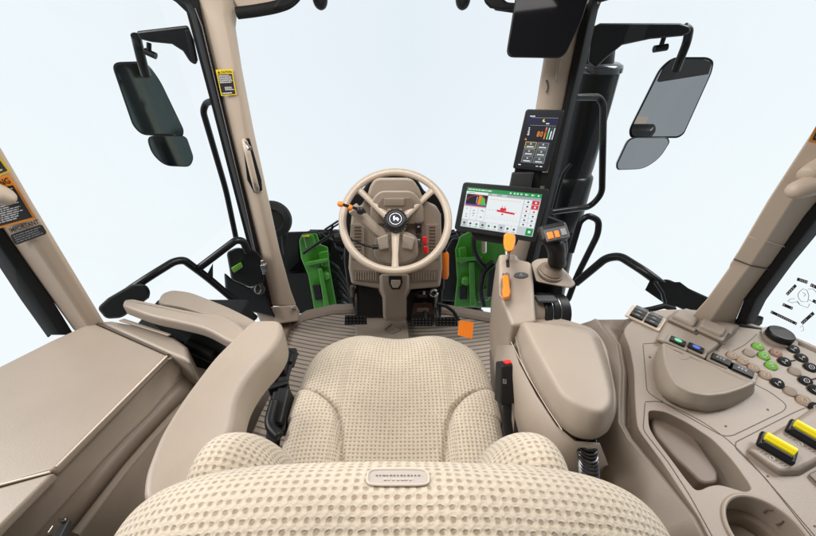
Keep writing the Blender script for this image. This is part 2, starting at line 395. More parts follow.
# base and suspension
mb = MB(BLK); mb.box((CX, .47, .40), (.40, .42, .05)); mb.build('cushion_frame', seat, bevel=.01); mb = MB(BLK); mb.box((CX, .47, .06), (.42, .48, .10)); mb.build('base_plate', seat, bevel=.01)
mb = MB(RUB)
mb.ring([[Vector((CX+sx*w, .47+sy*w*1.1, .11+.033*k)) for sx, sy in ((-1, -1), (1, -1), (1, 1), (-1, 1))] for k, w in enumerate((.17, .19, .17, .19, .17, .19, .17, .19, .18))])
mb.build('bellows', seat, bevel=.006)
mb = MB(BLK); mb.tube([PD(275, 400, .9), PD(268, 425, .86), PD(280, 437, .84)], .012, bend=.02); mb.box(PD(283, 366, .98), (.035, .06, .045)); mb.box(PD(290, 358, 1.0), (.03, .05, .03), mat('a', (0, 0, 0)) if 0 else None)
mb.box(PD(276, 420, .92), (.03, .14, .03), rot=(.5, 'X')); mb.tube([PD(288, 352, 1.02), PD(274, 380, .98), PD(272, 410, .92)], .006, bend=.03); mb.box(PD(279, 388, .95), (.05, .018, .035), rot=(.4, 'Z'))
mb.box(PD(284, 412, .93), (.03, .09, .09), rot=(.2, 'X')); mb.build('adjuster_lever', seat, bevel=.005)
# left armrest
az = NP((0, .0, 1), (0, 0, .79))
top = [(252, 319), (281, 319), (283, 332), (274, 348), (256, 366), (243, 384), (236, 400), (233, 425), (222, 447), (208, 470), (185, 497), (158, 508), (141, 500), (143, 475), (158, 436), (181, 399), (213, 357)]
arm = E('armrest', 'long beige padded armrest on the left side of the operator seat', 'armrest', P(200, 420, Zp(.72)))
t3 = curve_pts([P(x, y, NP((.16, .06, 1), (-.33, .45, .79))) for x, y in top], .022, 4, True)
cc_ = sum(t3, Vector())/len(t3)
mb = MB(LEA); block(mb, t3, .085, .011, .012, .001); mb.build('pad', arm, angle=60)
mb = MB(BLK); mb.box(P(215, 420, Zp(.66)), (.03, .2, .05)); mb.tube([P(220, 440, Zp(.66)), Vector((-.30, .22, .5))], .02); mb.build('bracket', arm, bevel=.004)
# seat belt buckle (right)
bc = E('seat_belt_buckle', 'black seat belt buckle with red release button right of the seat cushion', 'seat belt buckle', PD(506, 420, .80))
mb = MB(BLK); R = Matrix.Rotation(math.radians(-28), 3, 'X')
c0 = PD(508, 382, .80); mb.box(c0, (.050, .030, .090), R=R@Matrix.Rotation(.30, 3, 'Z')); mb.build('housing', bc, bevel=.005)
mb = MB(RED); mb.box(c0+R@Vector((0.004, .000, .0455)), (.030, .016, .004), R=R@Matrix.Rotation(.30, 3, 'Z')); mb.build('release_button', bc, bevel=.001)
mb = MB(BLK); mb.tube([c0+R@Vector((0, 0, -.03)), PD(507, 420, .80), PD(512, 455, .80)], .010, flat=.5); mb.tube([PD(518, 405, .81), PD(516, 440, .80)], .006); mb.build('stalk', bc)
mb = MB(MGY); cv_ = Canvas(mb, [PD(501, 392, .772), PD(508, 393, .772), PD(508, 370, .772), PD(501, 369, .772)], 8, 31)
cv_.frame(2, 12, 6, 18, .6, MGY); cv_.rect(3, 13.4, 5, 14.2, MGY); cv_.rect(3, 15.4, 5, 16.2, MGY); mb.build('belt_mark', bc)
sb = MB(RUB); sb.tube([PD(294, 352, 1.0), PD(284, 372, .97), PD(281, 400, .93), PD(279, 432, .88)], .016, bend=.03, flat=.25); tag(sb.build('seat_belt'), 'black seat belt webbing hanging between left armrest and cushion', 'seat belt')

# ================================================================== LEFT: storage box, folded seat
zt = .67
box_ = E('storage_box', 'large beige storage box with grained hinged lid along the left window', 'storage box', P(60, 420, Zp(.1)))
lid = PL([(-60, 398), (0, 366), (50, 341), (92, 322), (167, 355), (53, 470), (0, 485), (-60, 500)], Zp(zt))
mb = MB(mat('lid_skin', (.315, .262, .212), .36, bump=.18, bscale=950, mott=.04)); mb.prism(lid, (0, 0, -.02)); mb.build('lid', box_, bevel=.006)
mb = MB(mat('lid_skin', (0, 0, 0)))
mb.prism(PL([(-60, 500), (0, 487), (54, 472), (34, 492), (-14, 540), (-70, 580)], Zp(zt-.001)), (0, 0, -.02)); mb.build('rear_cover', box_, bevel=.005)
# front cap with the raised handle strip
mb = MB(LEA); mb.prism(PL([(96, 321), (112, 320), (150, 327), (174, 336), (187, 346), (190, 362), (169, 354)], Zp(zt)), (0, 0, -.10), top=.97); mb.build('front_cap', box_, bevel=.010, seg=4)
mb = MB(BEI); mb.ring([[P(x, y, Zp(z)) for x, y in curve_pts2] for curve_pts2, z in (([(118, 321), (168, 337), (172, 335), (124, 319)], .672), ([(118, 320.5), (168, 336), (172, 334), (124, 318.5)], .690))])
mb.build('handle', box_, bevel=.003)
# side: lofted steps
def zz(pts): return [P(x, y, Zp(z)) for x, y, z in pts]
rA = zz([(190, 363, .665), (167, 357, .667), (110, 411, .667), (54, 470, .667), (-22, 545, .667)])
st = [(191, 363), (168, 358), (112, 412), (57, 470), (-18, 546)]
def rowz(pts, z, dx=0): return [P(x, y, Zp(z))+Vector((dx, 0, 0)) for x, y in pts]
far = [(190, 363), (150, 402), (112, 437), (57, 487), (-8, 549)]
lidE = [(188, 352), (167, 359), (140, 386), (112, 413), (54, 472), (-22, 547)]
l1 = [(192, 364), (170, 386), (148, 412), (125, 434), (101, 459), (32, 536)]
l1b = [(193, 366), (172, 388), (150, 414), (127, 436), (103, 461), (34, 538)]
l2 = [(214, 372), (190, 394), (168, 416), (146, 440), (124, 465), (71, 532)]
l2b = [(220, 373), (197, 394), (175, 416), (153, 440), (131, 466), (78, 534)]
l2c = [(222, 374), (199, 396), (177, 418), (155, 442), (133, 468), (80, 536)]
l3 = [(275, 385), (262, 410), (248, 440), (234, 470), (216, 510), (190, 560)]
rws = [rowz(lidE, .660), rowz([(x+1.5, y+1) for x, y in lidE], .652), rowz(l1, .600), rowz(l1b, .596), rowz(l2, .565), rowz([(x+2, y+.5) for x, y in l2], .570), rowz(l2b, .570), rowz(l2c, .562), rowz(l3, .33)]
mb = MB(BEI)
mb.loft(rws[:4]); mb.build('side_panel', box_, solid=.004, angle=60)
mb = MB(BEID); mb.loft(rws[3:5]); mb.build('step_panel', box_, solid=.003)
mb = MB(BEI); mb.loft(rws[4:]); mb.build('lower_panel', box_, solid=.004, angle=50)
mb = MB(LIN)
mb.strip(PL([(93.5, 321.5), (168, 354.5)], Zp(zt)), .004, (0, 0, 1)); mb.build('seam', box_)
mb = MB(mat('edge_highlight', (.62, .52, .42), .25, spec=.8)); mb.tube([P(x, y, Zp(.668)) for x, y in ((167, 356), (112, 411), (56, 467))], .0022); 0 and mb.lathe(P(52, 469.5, Zp(.667)), (0, 0, 1), [(.006, -.004), (.006, .002), (.004, .004), (.001, .005)])  # hinge trim in a pale colour that paints in the lid edge highlight
mb.tube([P(x, y, Zp(.668)) for x, y in ((50, 472), (0, 485), (-50, 497))], .0022); mb.build('hinge_trim', box_)
# body under it
mb = MB(BEID); mb.prism([v+Vector((.0, 0, 0)) for v in PL([(-60, 404), (50, 343), (100, 325), (172, 352), (54, 470), (-60, 560)], Zp(.645))], (0, 0, -.6), top=.98); mb.build('body', box_, bevel=.01)
clip = MB(GRY, SIL); b0 = P(45, 533, Zp(.575)); clip.box(b0, (.07, .028, .014), GRY, rot=(.15, 'Z')); clip.tube([b0+Vector((-.03, .012, .012)), b0+Vector((.032, .016, .012))], .003, SIL); clip.box(b0+Vector((.012, .004, .01)), (.012, .02, .01), SIL); clip.box(b0+Vector((-.016, .0, .01)), (.01, .018, .012), SIL)
tag(clip.build('latch_buckle', bevel=.002), 'small dark latch with bright metal bars below the storage box, lower left corner', 'latch')

fs = E('folding_seat', 'folded beige passenger seat between the left armrest and the door', 'seat', P(190, 340, Zp(.4)))
def pad(px, z0, tk, name, mt, rr=.035, slope=(0, 0, 1)):
    t3 = curve_pts(PL(px, NP(slope, P(px[0][0], px[0][1], Zp(z0)))), rr, 4, True); cc = sum(t3, Vector())/len(t3); rg = []
    m = MB(mt); block(m, t3, tk, .008, .004); return m.build(name, fs, angle=70)
pad([(156, 303), (161, 293), (172, 289), (190, 291), (228, 306), (252, 318), (262, 325), (240, 334), (210, 316), (180, 306)], .70, .055, 'backrest', LEA)
pad([(121, 305), (124, 299), (133, 298), (170, 306), (205, 313), (225, 314), (240, 324), (249, 334), (242, 345), (228, 341), (205, 328), (180, 322), (150, 316)], .735, .03, 'cushion', LEA)
mb = MB(BLK)
mb.ring([PL([(132, 309), (155, 318), (182, 325), (207, 331), (232, 343), (240, 346), (246, 336)], Zp(.702)), PL([(160, 328), (172, 338), (190, 352), (205, 358), (222, 364), (232, 362), (246, 345)], Zp(.55))])
mb.build('seat_shell', fs, bevel=.004)
mb = MB(RUB); mb.box(P(200, 350, Zp(.42)), (.30, .22, .25)); mb.tube([P(186, 344, Zp(.62)), P(216, 358, Zp(.60))], .016); mb.tube([P(175, 338, Zp(.60)), P(225, 362, Zp(.55))], .012); mb.build('hinge_frame', fs, bevel=.01)

# ================================================================== PILLARS, DOORS, ROOF
def pillar(e, rows, y0, name, m, depth=.07, inset=2.0):
    """rows of (left, mid, right) pixel columns read at the pillar's own distance, closed at the back"""
    rings = []
    for py, xl, xm, xr, dm in rows:
        a = P(xl, py, Yp(y0)); b_ = P(xl+(xm-xl)*.45, py, Yp(y0-dm*.85)); c_ = P(xm, py, Yp(y0-dm)); d = P(xr, py, Yp(y0+.012))
        bk1 = P(xr-inset, py, Yp(y0+depth)); bk2 = P(xl+inset, py, Yp(y0+depth))
        rings.append([a, b_, c_, (c_+d)/2+Vector((0, -.004, 0)), d, bk1, bk2])
    mb = MB(m); mb.ring(rings); return mb.build(name, e, bevel=.012, seg=4, angle=28)
# left front pillar
YA = 1.34
A = E('front_pillar', 'beige front pillar left of the windscreen with a grab handle and small yellow caution sticker', 'pillar', P(278, 320, Yp(YA)))
pillar(A, [(-14, 190, 222, 256, .03), (4, 197, 226, 242, .03), (14, 199, 226, 237.5, .03), (28, 203, 229, 236, .03), (70, 213.5, 237, 242.5, .03), (130, 228, 246, 254, .03), (190, 243, 258, 267, .03), (250, 258, 272, 280, .03), (290, 267, 279, 291, .03), (306, 270, 281, 297, .03)], YA, 'trim', PIL)
mb = MB(PIL); mb.frus([(256, 312), (270, 307), (296, 305), (299.5, 311), (299, 321), (262, 326)], Yp(YA-.045), Yp(YA+.05)); mb.build('foot', A, bevel=.008)
mb = MB(BLK); hp = [P(x, y, Yp(YA-.034)) for x, y in ((242, 139), (249, 138.5), (261, 180), (262, 191), (254, 193), (247, 180))]
mb.prism(hp, (0, .008, 0)); mb.build('handle_recess', A, bevel=.003)
mb = MB(PIL, SIL)
mb.tube([P(244.5, 141, Yp(YA-.03)), P(246.5, 148, Yp(YA-.07)), P(255, 183, Yp(YA-.07)), P(257, 190, Yp(YA-.03))], .0105, PIL, bend=.03)
mb.tube([P(245, 143, Yp(YA-.05)), P(250, 149, Yp(YA-.072))], .0075, SIL); mb.tube([P(254, 182, Yp(YA-.072)), P(257.5, 188, Yp(YA-.05))], .0075, SIL); mb.build('grab_handle', A)
mb = MB(MET); mb.lathe(P(293, 309, Yp(YA-.05)), (0, -1, .4), [(.012, 0), (.012, .006), (.006, .009), (.001, .009)], SIL, 14); mb.build('bolt', A)
mb = MB(IY, IK, IW); cv_ = Canvas(mb, [P(221.5, 95.5, Yp(YA-.030)), P(237, 94.5, Yp(YA-.030)), P(232.5, 69, Yp(YA-.030)), P(216, 69.5, Yp(YA-.030))], 16, 26, .0005, .003)
cv_.rect(0, 0, 16, 26, IY, 0); cv_.rect(1, 1, 15, 21.5, IK, 1); cv_.lines(1.6, 12.5, 14.6, 21, 6, IW, 2, .5, .2); cv_.lines(5.5, 5, 14.6, 9, 3, IW, 2, .5, .3); cv_.lines(1.6, 1.4, 14.6, 3.4, 1, IW, 2)
cv_.poly([(1.3, 22.3), (3.9, 22.3), (2.6, 25)], IK, 2); cv_.text(4.6, 22.4, 2.4, 'CAUTION', IK, 2, 10.4, True); mb.build('caution_sticker', A, flat=True)
# black door seal and outer frame beside it
D = E('door', 'glass door at the left with black rubber edged frame', 'door', P(262, 300, Yp(YA)))
mb = MB(RUB)
mb.ring([[P(x0, py, Yp(YA-.01)), P((x0+x1)/2, py, Yp(YA-.025)), P(x1, py, Yp(YA-.01)), P(x1, py, Yp(YA+.06)), P(x0, py, Yp(YA+.06))] for py, x0, x1 in
    ((-14, 160, 196), (0, 178, 199), (5, 186, 200), (14, 190, 202), (28, 194, 205), (100, 213, 222.5), (200, 239, 247.5), (260, 255, 262), (300, 264, 271.5), (318, 268, 276))])
mb.build('frame', D, bevel=.004)
mb = MB(BLK); mb.ring([[P(x, py, Yp(YA+.07)) for x in (x0, x1)]+[P(x, py, Yp(YA+.11)) for x in (x1, x0)] for py, x0, x1 in ((-14, 150, 190), (2, 176, 191), (12, 186.5, 192), (100, 210, 215), (200, 236, 240), (300, 262, 266))]); mb.build('outer_frame', D)
mb = MB(MGY); mb.tube([P(x, y, Yp(YA-.03)) for x, y in ((195, 8), (202, 26), (222, 110), (245, 205), (265, 295))], .0013); mb.build('seam', D)
gl = MB(G); q = [Vector((-.80, .74, .62)), Vector((-.72, 1.34, .62)), Vector((-.74, 1.34, 1.55)), Vector((-.84, .70, 1.55))]
gl.add(q, [(0, 1, 2, 3)]); gl.build('glass', D, flat=True)
# door latch
L = E('door_latch', 'black door latch box with a small green release lever beside the left pillar', 'door latch', P(245, 265, Yp(1.25)))
mb = MB(BLK); mb.frus([(226, 252), (236, 247), (256, 250), (265, 262), (264, 284), (250, 288), (231, 280)], Yp(1.22), Yp(1.30), inset=.1)
mb.build('housing', L, bevel=.012)
mb = MB(BLK); mb.frus([(224, 272), (233, 280), (250, 288), (262, 284), (268, 300), (276, 318), (252, 312), (234, 306), (226, 298)], Yp(1.27), Yp(1.33)); mb.build('lower_housing', L, bevel=.012)
mb = MB(GRN2); mb.frus([(231, 268), (241, 262), (243, 267), (234, 273)], Yp(1.19), Yp(1.215)); mb.build('release_lever', L, bevel=.004)
mb = MB(SIL); mb.box(P(264, 267, Yp(1.2)), (.02, .02, .03)); mb.tube([P(262, 260, Yp(1.2)), P(264, 274, Yp(1.2))], .006); mb.build('striker', L, bevel=.003)
mb = MB(GRY, SIL); mb.lathe(P(259.5, 289, Yp(1.265)), (0, -1, .2), [(.026, 0), (.026, .006), (.018, .008), (.016, .004), (.001, .004)], GRY, 20); mb.tube([P(258+3.0*math.cos(a*.6), 289+4.5*math.sin(a*.6), Yp(1.25)) for a in range(11)], .003, SIL, 6); mb.build('lock_barrel', L)

# right front pillar
YB = 1.34
B = E('front_pillar', 'beige front pillar right of the windscreen behind the two screens', 'pillar', P(520, 262, Yp(YB)))
pillar(B, [(-14, 541, 560, 592, .02), (10, 541, 560, 587, .02), (60, 543, 556, 581, .02), (110, 535, 552, 566, .02), (180, 524, 538, 552, .02), (236, 514, 526, 538, .02), (276, 500, 514, 526, .02)], YB, 'trim', PIL)
mb = MB(LIN); mb.tube([P(545.5+2.6*math.cos(a), 86-6*math.sin(a), Yp(YB-.028)) for a in [k*.25-1.4 for k in range(12)]], .003); mb.build('grab_slot', B)
mb = MB(BEI); mb.tube([P(570, 4, Yp(YB-.03)), P(556, 80, Yp(YB-.03))], .004); mb.build('seam', B)
mb = MB(RUB); mb.ring([[P(x0, py, Yp(YB-.01)), P((x0+x1)/2, py, Yp(YB-.03)), P(x1, py, Yp(YB-.01)), P(x1, py, Yp(YB+.06)), P(x0, py, Yp(YB+.06))] for py, x0, x1 in
    ((-14, 588, 622), (0, 585, 602), (10, 583, 598), (60, 572, 587), (104, 563, 575), (204, 541, 551), (260, 526, 538), (290, 518, 532))])
tag(mb.build('window_seal', bevel=.004), 'black rubber edge strip down the right front pillar', 'window seal')

# rear pillars (fully vertical)
def rear(side, bx, px_rows, y0, lab):
    e = E('rear_pillar', lab, 'pillar', bx)
    rings = []
    for py, xa, xb in px_rows:
        a = P(xa, py, Yp(y0)); m_ = P((xa+xb)/2, py, Yp(y0-.018)); b_ = P(xb, py, Yp(y0))
        rings.append([a, m_, b_, P(xb-(1.5 if xb > xa else -1.5), py, Yp(y0+.05)), P(xa+(1.5 if xb > xa else -1.5), py, Yp(y0+.05))])
    mb = MB(PIL); mb.ring(rings); mb.build('trim', e, bevel=.01, seg=4, angle=12); return e
YR = .69
CP = rear(-1, P(85, 330, Yp(YR)), [(60, -120, -57), (120, -78, -18), (150, -56, 2), (200, -20, 31), (250, 16, 61), (300, 52, 91), (322, 68, 104), (332, 75, 108)], YR, 'beige rear pillar beside the left window carrying the orange warning and grey notice stickers')
def lerp_l(py): return -56+(py-150)*(72+56)/(322-150), 2+(py-150)*(104-2)/(322-150)
def pq(x, y): return P(x, y, Yp(YR-.012))
mb = MB(IY, IK); cv_ = Canvas(mb, [pq(-16, 182), pq(14, 170), pq(-4, 146), pq(-34, 154)], 30, 30, .0003, .007)
cv_.rect(0, 0, 30, 30, IY, 0); cv_.rect(2, 2, 28, 28, IK, 1); cv_.lines(14, 3, 27, 24, 5, IW, 2, .45, .4); cv_.disc(8, 14, 5, IY, 2); mb.build('caution_sticker', CP, flat=True)
mb = MB(IO, IK); q4 = [pq(-2, 228), pq(39, 217), pq(12.5, 173), pq(-28, 184)]
cv_ = Canvas(mb, q4, 44, 52, .0003, .007)
cv_.rect(0, 0, 44, 52, IO, 0); cv_.rect(2.5, 2.5, 41.5, 41, IK, 1); cv_.text(4, 43.5, 6.2, 'WARNING', IK, 2, 37, True); cv_.lines(20, 30, 40, 39, 4, IW, 2, .5, .35); cv_.lines(6, 5, 40, 26, 9, IW, 2, .5, .4); mb.build('warning_sticker', CP, flat=True)
mb = MB(IK, IW); cv_ = Canvas(mb, [pq(18.5, 243.5), pq(51, 231.5), pq(42, 216), pq(9, 226.5)], 40, 22, .0003, .007)
cv_.text(2.5, 15.3, 5.6, 'IMPORTANT', IK, 2, 35, True)
cv_.poly([(2, 0), (37, 0), (39, 2), (39, 11.5), (37, 13.5), (2, 13.5), (0, 11.5), (0, 2)], IK, 1); cv_.lines(3, 1.5, 37, 12, 4, mat('ink_grey', (.35, .35, .35), .5), 2, .35, .2); mb.build('notice_sticker', CP, flat=True)
mb = MB(PIL); mb.lathe(P(2, 196, Yp(YR-.05)), (1, -.25, -.15), [(.001, -.08), (.017, -.074), (.022, -.06), (.023, -.02), (.017, .010), (.010, .022), (.001, .026)], seg=24); mb.build('coat_hook', CP, sub=1)
mb = MB(RUB); mb.ring([[P(x0, py, Yp(YR-.004)), P((x0+x1)/2, py, Yp(YR-.014)), P(x1, py, Yp(YR-.004)), P(x1, py, Yp(YR+.05)), P(x0, py, Yp(YR+.05))] for py, x0, x1 in ((150, -84, -54), (228, -28, 3), (268, 0, 30), (300, 21, 52.5), (335, 46, 74))])
tag(mb.build('window_seal', bevel=.004), 'black rubber window seal running down the left rear pillar', 'window seal')
mb = MB(BLK, GRN); mb.frus([(37, 322), (44, 318), (55, 332), (48, 338)], Yp(.74), Yp(.78), BLK); mb.build('window_hinge', CP, bevel=.003)

CR = rear(1, P(715, 320, Yp(YR)), [(60, 856, 910), (126, 816, 867), (200, 768, 819), (250, 739, 784), (264, 730, 774), (267, 729.5, 770), (300, 706, 744), (322, 686, 735), (334, 672, 728)], YR, 'beige rear pillar beside the right window with orange edged sticker and oval knob')
def pr(x, y): return P(x, y, Yp(YR-.010))
mb = MB(IO, IK, IW); cv_ = Canvas(mb, [pr(803, 140), pr(838, 148), pr(850, 126), pr(815, 116)], 40, 26, .0003, .010)
cv_.rect(0, 0, 40, 26, IO, 0); cv_.rect(3, 3, 37, 23, IK, 1); cv_.lines(5, 5, 35, 21, 4, IW, 2, .5, .3); mb.build('warning_sticker', CR, flat=True)
mb = MB(PIL); mb.lathe(P(803, 188, Yp(YR-.045)), (1, .1, .35), [(.001, -.028), (.012, -.025), (.018, -.012), (.020, .02), (.020, .06), (.001, .07)], seg=24); mb.tube([P(806, 178, Yp(YR-.04)), P(812, 172, Yp(YR-.03)), P(830, 160, Yp(YR-.02))], .018, bend=.03); mb.build('coat_hook', CR, sub=1)
mb = MB(LIN, PIL); mb.tube([P(749, 237, Yp(YR-.002)), P(769, 242, Yp(YR-.0185)), P(787, 247.5, Yp(YR-.003))], .0009, mat('pale_edge', (.7, .6, .5), .4))
mb.tube([P(734, 259, Yp(YR-.002)), P(752, 266, Yp(YR-.0188)), P(770, 269.5, Yp(YR-.003))], .0014, LIN); mb.build('collar_seam', CR)
mb = MB(RUB); mb.ring([[P(x0, py, Yp(YR-.004)), P((x0+x1)/2, py, Yp(YR-.014)), P(x1, py, Yp(YR-.004)), P(x1, py, Yp(YR+.05)), P(x0, py, Yp(YR+.05))] for py, x0, x1 in ((130, 862, 884), (200, 818, 842), (216, 804, 832), (262, 772, 794), (300, 744, 766), (318, 737, 757), (334, 730, 748))])
tag(mb.build('window_seal', bevel=.004), 'black rubber window seal running down the right rear pillar', 'window seal')
mb = MB(BLK, RUB); mb.frus([(750, 318), (757, 315), (764, 317), (762, 324), (752, 331), (746, 327)], Yp(.74), Yp(.80)); mb.build('window_hinge', CR, bevel=.004)

# glazing
ws = MB(G); ws.add([Vector((-.62, 1.46, .05)), Vector((.50, 1.46, .05)), Vector((.60, 1.46, 1.45)), Vector((-.72, 1.46, 1.45))], [(0, 1, 2, 3)])
tag(ws.build('windscreen', flat=True), 'large clear front windscreen between the two beige front pillars', 'windscreen')
rw = MB(G); rq = [Vector((.86, .72, .55)), Vector((.66, 1.40, .55)), Vector((.72, 1.40, 1.55)), Vector((.92, .70, 1.55))]
rw.add(rq, [(0, 1, 2, 3)]); tag(rw.build('side_window', flat=True), 'clear side window to the right between front and rear pillar', 'window')
rr_ = E('rear_side_window', 'clear rear corner window at the right edge with printed safety pictogram', 'window', P(800, 320, Yp(.62)))
mb = MB(G); pn = NP((-.3, -1, 0), P(790, 300, Yp(.66)))
gq = PL([(748, 330), (845, 345), (870, 205), (835, 195)], pn); mb.add(gq, [(0, 1, 2, 3)]); mb.build('glass', rr_, flat=True)
mb = MB(IK, IW, MGY); tt = lambda l: PL(l, pn); q = PL([(768, 330), (822, 352), (842, 292), (788, 270)], pn); cv_ = Canvas(mb, q, 54, 60, .0002, .001)
def px2(x, y):   # pixel -> sheet units
    e1 = Vector((54, 22)); e2 = Vector((20, -60)); d = Vector((x-768, y-330)); det = e1.x*e2.y-e1.y*e2.x
    return ((d.x*e2.y-d.y*e2.x)/det*54, (e1.x*d.y-e1.y*d.x)/det*60)
def bar(x0, y0, x1, y1, w):
    d = Vector((x1-x0, y1-y0)); n = Vector((-d.y, d.x)).normalized()*w/2
    cv_.poly([px2(x0+n.x, y0+n.y), px2(x1+n.x, y1+n.y), px2(x1-n.x, y1-n.y), px2(x0-n.x, y0-n.y)], IK, 1)
    k = max(2, int(d.length/2.2)); d2 = d/k
    for i in range(k):
        if random.random() < .8:
            a = (x0+d2.x*(i+.25), y0+d2.y*(i+.25)); b_ = (x0+d2.x*(i+.75), y0+d2.y*(i+.75)); n2 = n*.5
            cv_.poly([px2(a[0]+n2.x, a[1]+n2.y), px2(b_[0]+n2.x, b_[1]+n2.y), px2(b_[0]-n2.x, b_[1]-n2.y), px2(a[0]-n2.x, a[1]-n2.y)], IW, 2)
bar(797, 278.3, 807.5, 281.8, 3); bar(787, 293, 796, 284, 3); bar(783, 302.5, 793, 306.8, 3); bar(771, 310, 797, 322.5, 3); bar(802, 322, 814, 311, 3.4); bar(810.5, 284, 817, 287, 3); bar(813, 299, 817, 301, 3)
def pl_(pts, r=.0005, m=IK, closed=False): mb.tube([cv_.p(*px2(x, y), 2) for x, y in pts], r, m, 5, closed)
pl_(curve_pts([(800, 290, 0), (803, 287, 0), (808, 290, 0), (809, 297, 0), (806, 301, 0), (800, 299, 0), (798, 296, 0)], 2, 3, True) and [(800, 290), (803, 287.5), (807, 289), (809, 294), (808, 300), (802, 300), (799, 297), (798, 293)], closed=True)
pl_([(795, 297), (791, 297), (788, 299), (792, 301), (797, 300), (800, 303), (808, 306), (810, 302)]); pl_([(800, 302), (797, 299)]); pl_([(803, 291), (806, 293), (804, 295)]); pl_([(808, 288), (813, 288), (817, 292)]); pl_([(809, 298), (816, 302)]); pl_([(800, 326), (803, 324), (804, 329), (801, 330)], .0004, MGY)
mb.build('safety_pictogram', rr_, flat=True)
mb = MB(RUB); mb.tube([Vector(p) for p in PL([(735, 325), (760, 331), (800, 345), (850, 365)], pn)], .008); mb.build('edge_seal', rr_)

# roof front
YH = 1.33
RH = E('roof_headliner', 'beige headliner edge along the top of the windscreen with dark trim', 'headliner', P(392, -30, Yp(YH)))
mb = MB(PIL); mb.frus([(238, 8), (262, 6.5), (282, 3), (294, -4), (300, -26), (200, -26), (232, -2)], Yp(YH-.01), Yp(YH+.05)); mb.build('corner_panel', RH, bevel=.006); mb = MB(PIL)
mb.frus([(498, -26), (510, -4), (523, 3), (545, 7), (600, 4), (606, -26)], Yp(YH-.01), Yp(YH+.05)); mb.build('corner_panel', RH, bevel=.006)
mb = MB(RUB); mb.tube([P(x, y, Yp(YH-.01)) for x, y in ((237, 13), (254, 11), (274, 7.5), (288, 3), (297, -5), (302, -20))], .012, bend=.04, flat=1.3); mb.build('trim_strip', RH); mb = MB(RUB)
mb.frus([(272, 8.5), (284, 8.5), (294, 4), (299, -3), (300, -12), (282, -8), (276, 3)], Yp(YH-.03), Yp(YH+.03)); mb.build('trim_cap', RH, bevel=.008); mb = MB(RUB)
mb.frus([(483, -12), (484, 2), (490, 8), (502, 10.5), (518, 9.5), (518, 3), (506, 2), (497, -12)], Yp(YH-.03), Yp(YH+.03)); mb.tube([P(x, y, Yp(YH-.01)) for x, y in ((494, 6), (515, 9), (545, 11), (585, 9))], .010); mb.build('trim_strip', RH, bevel=.008)
mb = MB(PIL); mb.box((-.05, 1.36, 1.46), (1.3, .16, .10)); mb.build('front_rail', RH, bevel=.02)
def blob(px, py, y, lab):
    mb = MB(BLK); c_ = P(px, py, Yp(y)); mb.lathe(c_, (0, 0, 1), [(.001, -.03), (.016, -.026), (.024, -.008), (.024, .01), (.012, .03), (.012, .09), (.001, .09)], seg=20)
    return tag(mb.build('work_light', sub=1), lab, 'light', 'lamps hanging under the roof edge')
blob(320, -1.5, 1.40, 'small black lamp under the roof edge, upper left of the windscreen')
blob(463, -1.5, 1.40, 'small black lamp under the roof edge, beside the interior mirror')
mb = MB(BLK); mb.frus([(598, 3), (612, -1), (614, -10), (595, -10)], Yp(1.30), Yp(1.36)); mb.build('corner_bracket', RH, bevel=.006)

# interior mirror
IM = E('interior_mirror', 'dark rounded interior mirror hanging at the top of the right front pillar', 'mirror', PD(543, 10, 1.02))
mpl = NP(-ray(543, 25)+Vector((0, .05, .15)), PD(543, 25, 1.02))
o4 = curve_pts(PL([(517, -14), (505.5, 57), (564, 58), (582, 20), (592, -14)], mpl), .022, 5, True)
mb = MB(BLK); nv = mpl[0]; mb.prism(o4, nv*-.022); mb.build('housing', IM, bevel=.004)
cc = sum(o4, Vector())/len(o4); mb = MB(MIRK); mb.prism([cc+(p-cc)*.955+nv*.0012 for p in o4], nv*-.001); mb.build('mirror_glass', IM, flat=True)
mb = MB(BLK); mb.tube([cc-nv*.02, cc-nv*.06+Vector((0, 0, .08)), cc+Vector((0, .1, .2))], .012, bend=.03); mb.build('arm', IM)

# exterior mirrors
def ext_mirror(side, lab, arm_px, y, head, head_d, low, low_d, glass, glass2, tilt):
    e = E('exterior_mirror', lab, 'mirror', PD(*arm_px[0], 1.6), 'exterior mirrors')
    mb = MB(MET); mb.frus(arm_px, Yp(y), Yp(y+.09)); mb.build('arm', e, bevel=.008)
    for px, dd, gl_, nm, gn in ((head, head_d, glass, 'housing', 'mirror_glass'), (low, low_d, glass2, 'lower_housing', 'lower_mirror_glass')):
        mx_ = sum(a for a, _ in px)/len(px); my_ = sum(b for _, b in px)/len(px)
        pl = NP(-ray(mx_, my_).normalized()+Vector(tilt), PD(mx_, my_, dd)); o = curve_pts(PL(px, pl), .035, 5, True); c1 = sum(o, Vector())/len(o)
        m1 = MB(MET); m1.ring([[c1+(p-c1)*k+pl[0]*h for p in o] for k, h in ((.80, -.055), (.96, -.035), (1.0, -.01), (1.0, 0), (.975, .002))]); m1.build(nm, e, angle=40)
        m2 = MB(gl_); m2.prism([c1+(p-c1)*.95+pl[0]*.0032 for p in o], pl[0]*-.001); m2.build(gn, e, flat=True)
    return e
LM = ext_mirror(-1, 'green tinted exterior mirror pair outside the left door', [(136, 31), (188, 25), (194, 40), (198, 60), (196, 65), (190, 62), (183, 51), (172, 44), (152, 42), (140, 39)], 1.55,
    [(111, 62), (146, 61), (160, 80), (184, 130), (183, 137), (142, 135), (133, 126)], 1.75, [(146, 135.5), (183, 135.5), (187, 138), (194, 158), (190, 167), (165, 166), (152, 154)], 1.78, MIRD, MIRD, (.25, 0, 0))
mb = MB(MET); mb.tube([P(136, 36, Yp(1.58)), P(138, 45, Yp(1.6)), P(142, 62, Yp(1.6)), P(146, 75, Yp(1.62))], .017, bend=.03); mb.build('bracket_tube', LM)
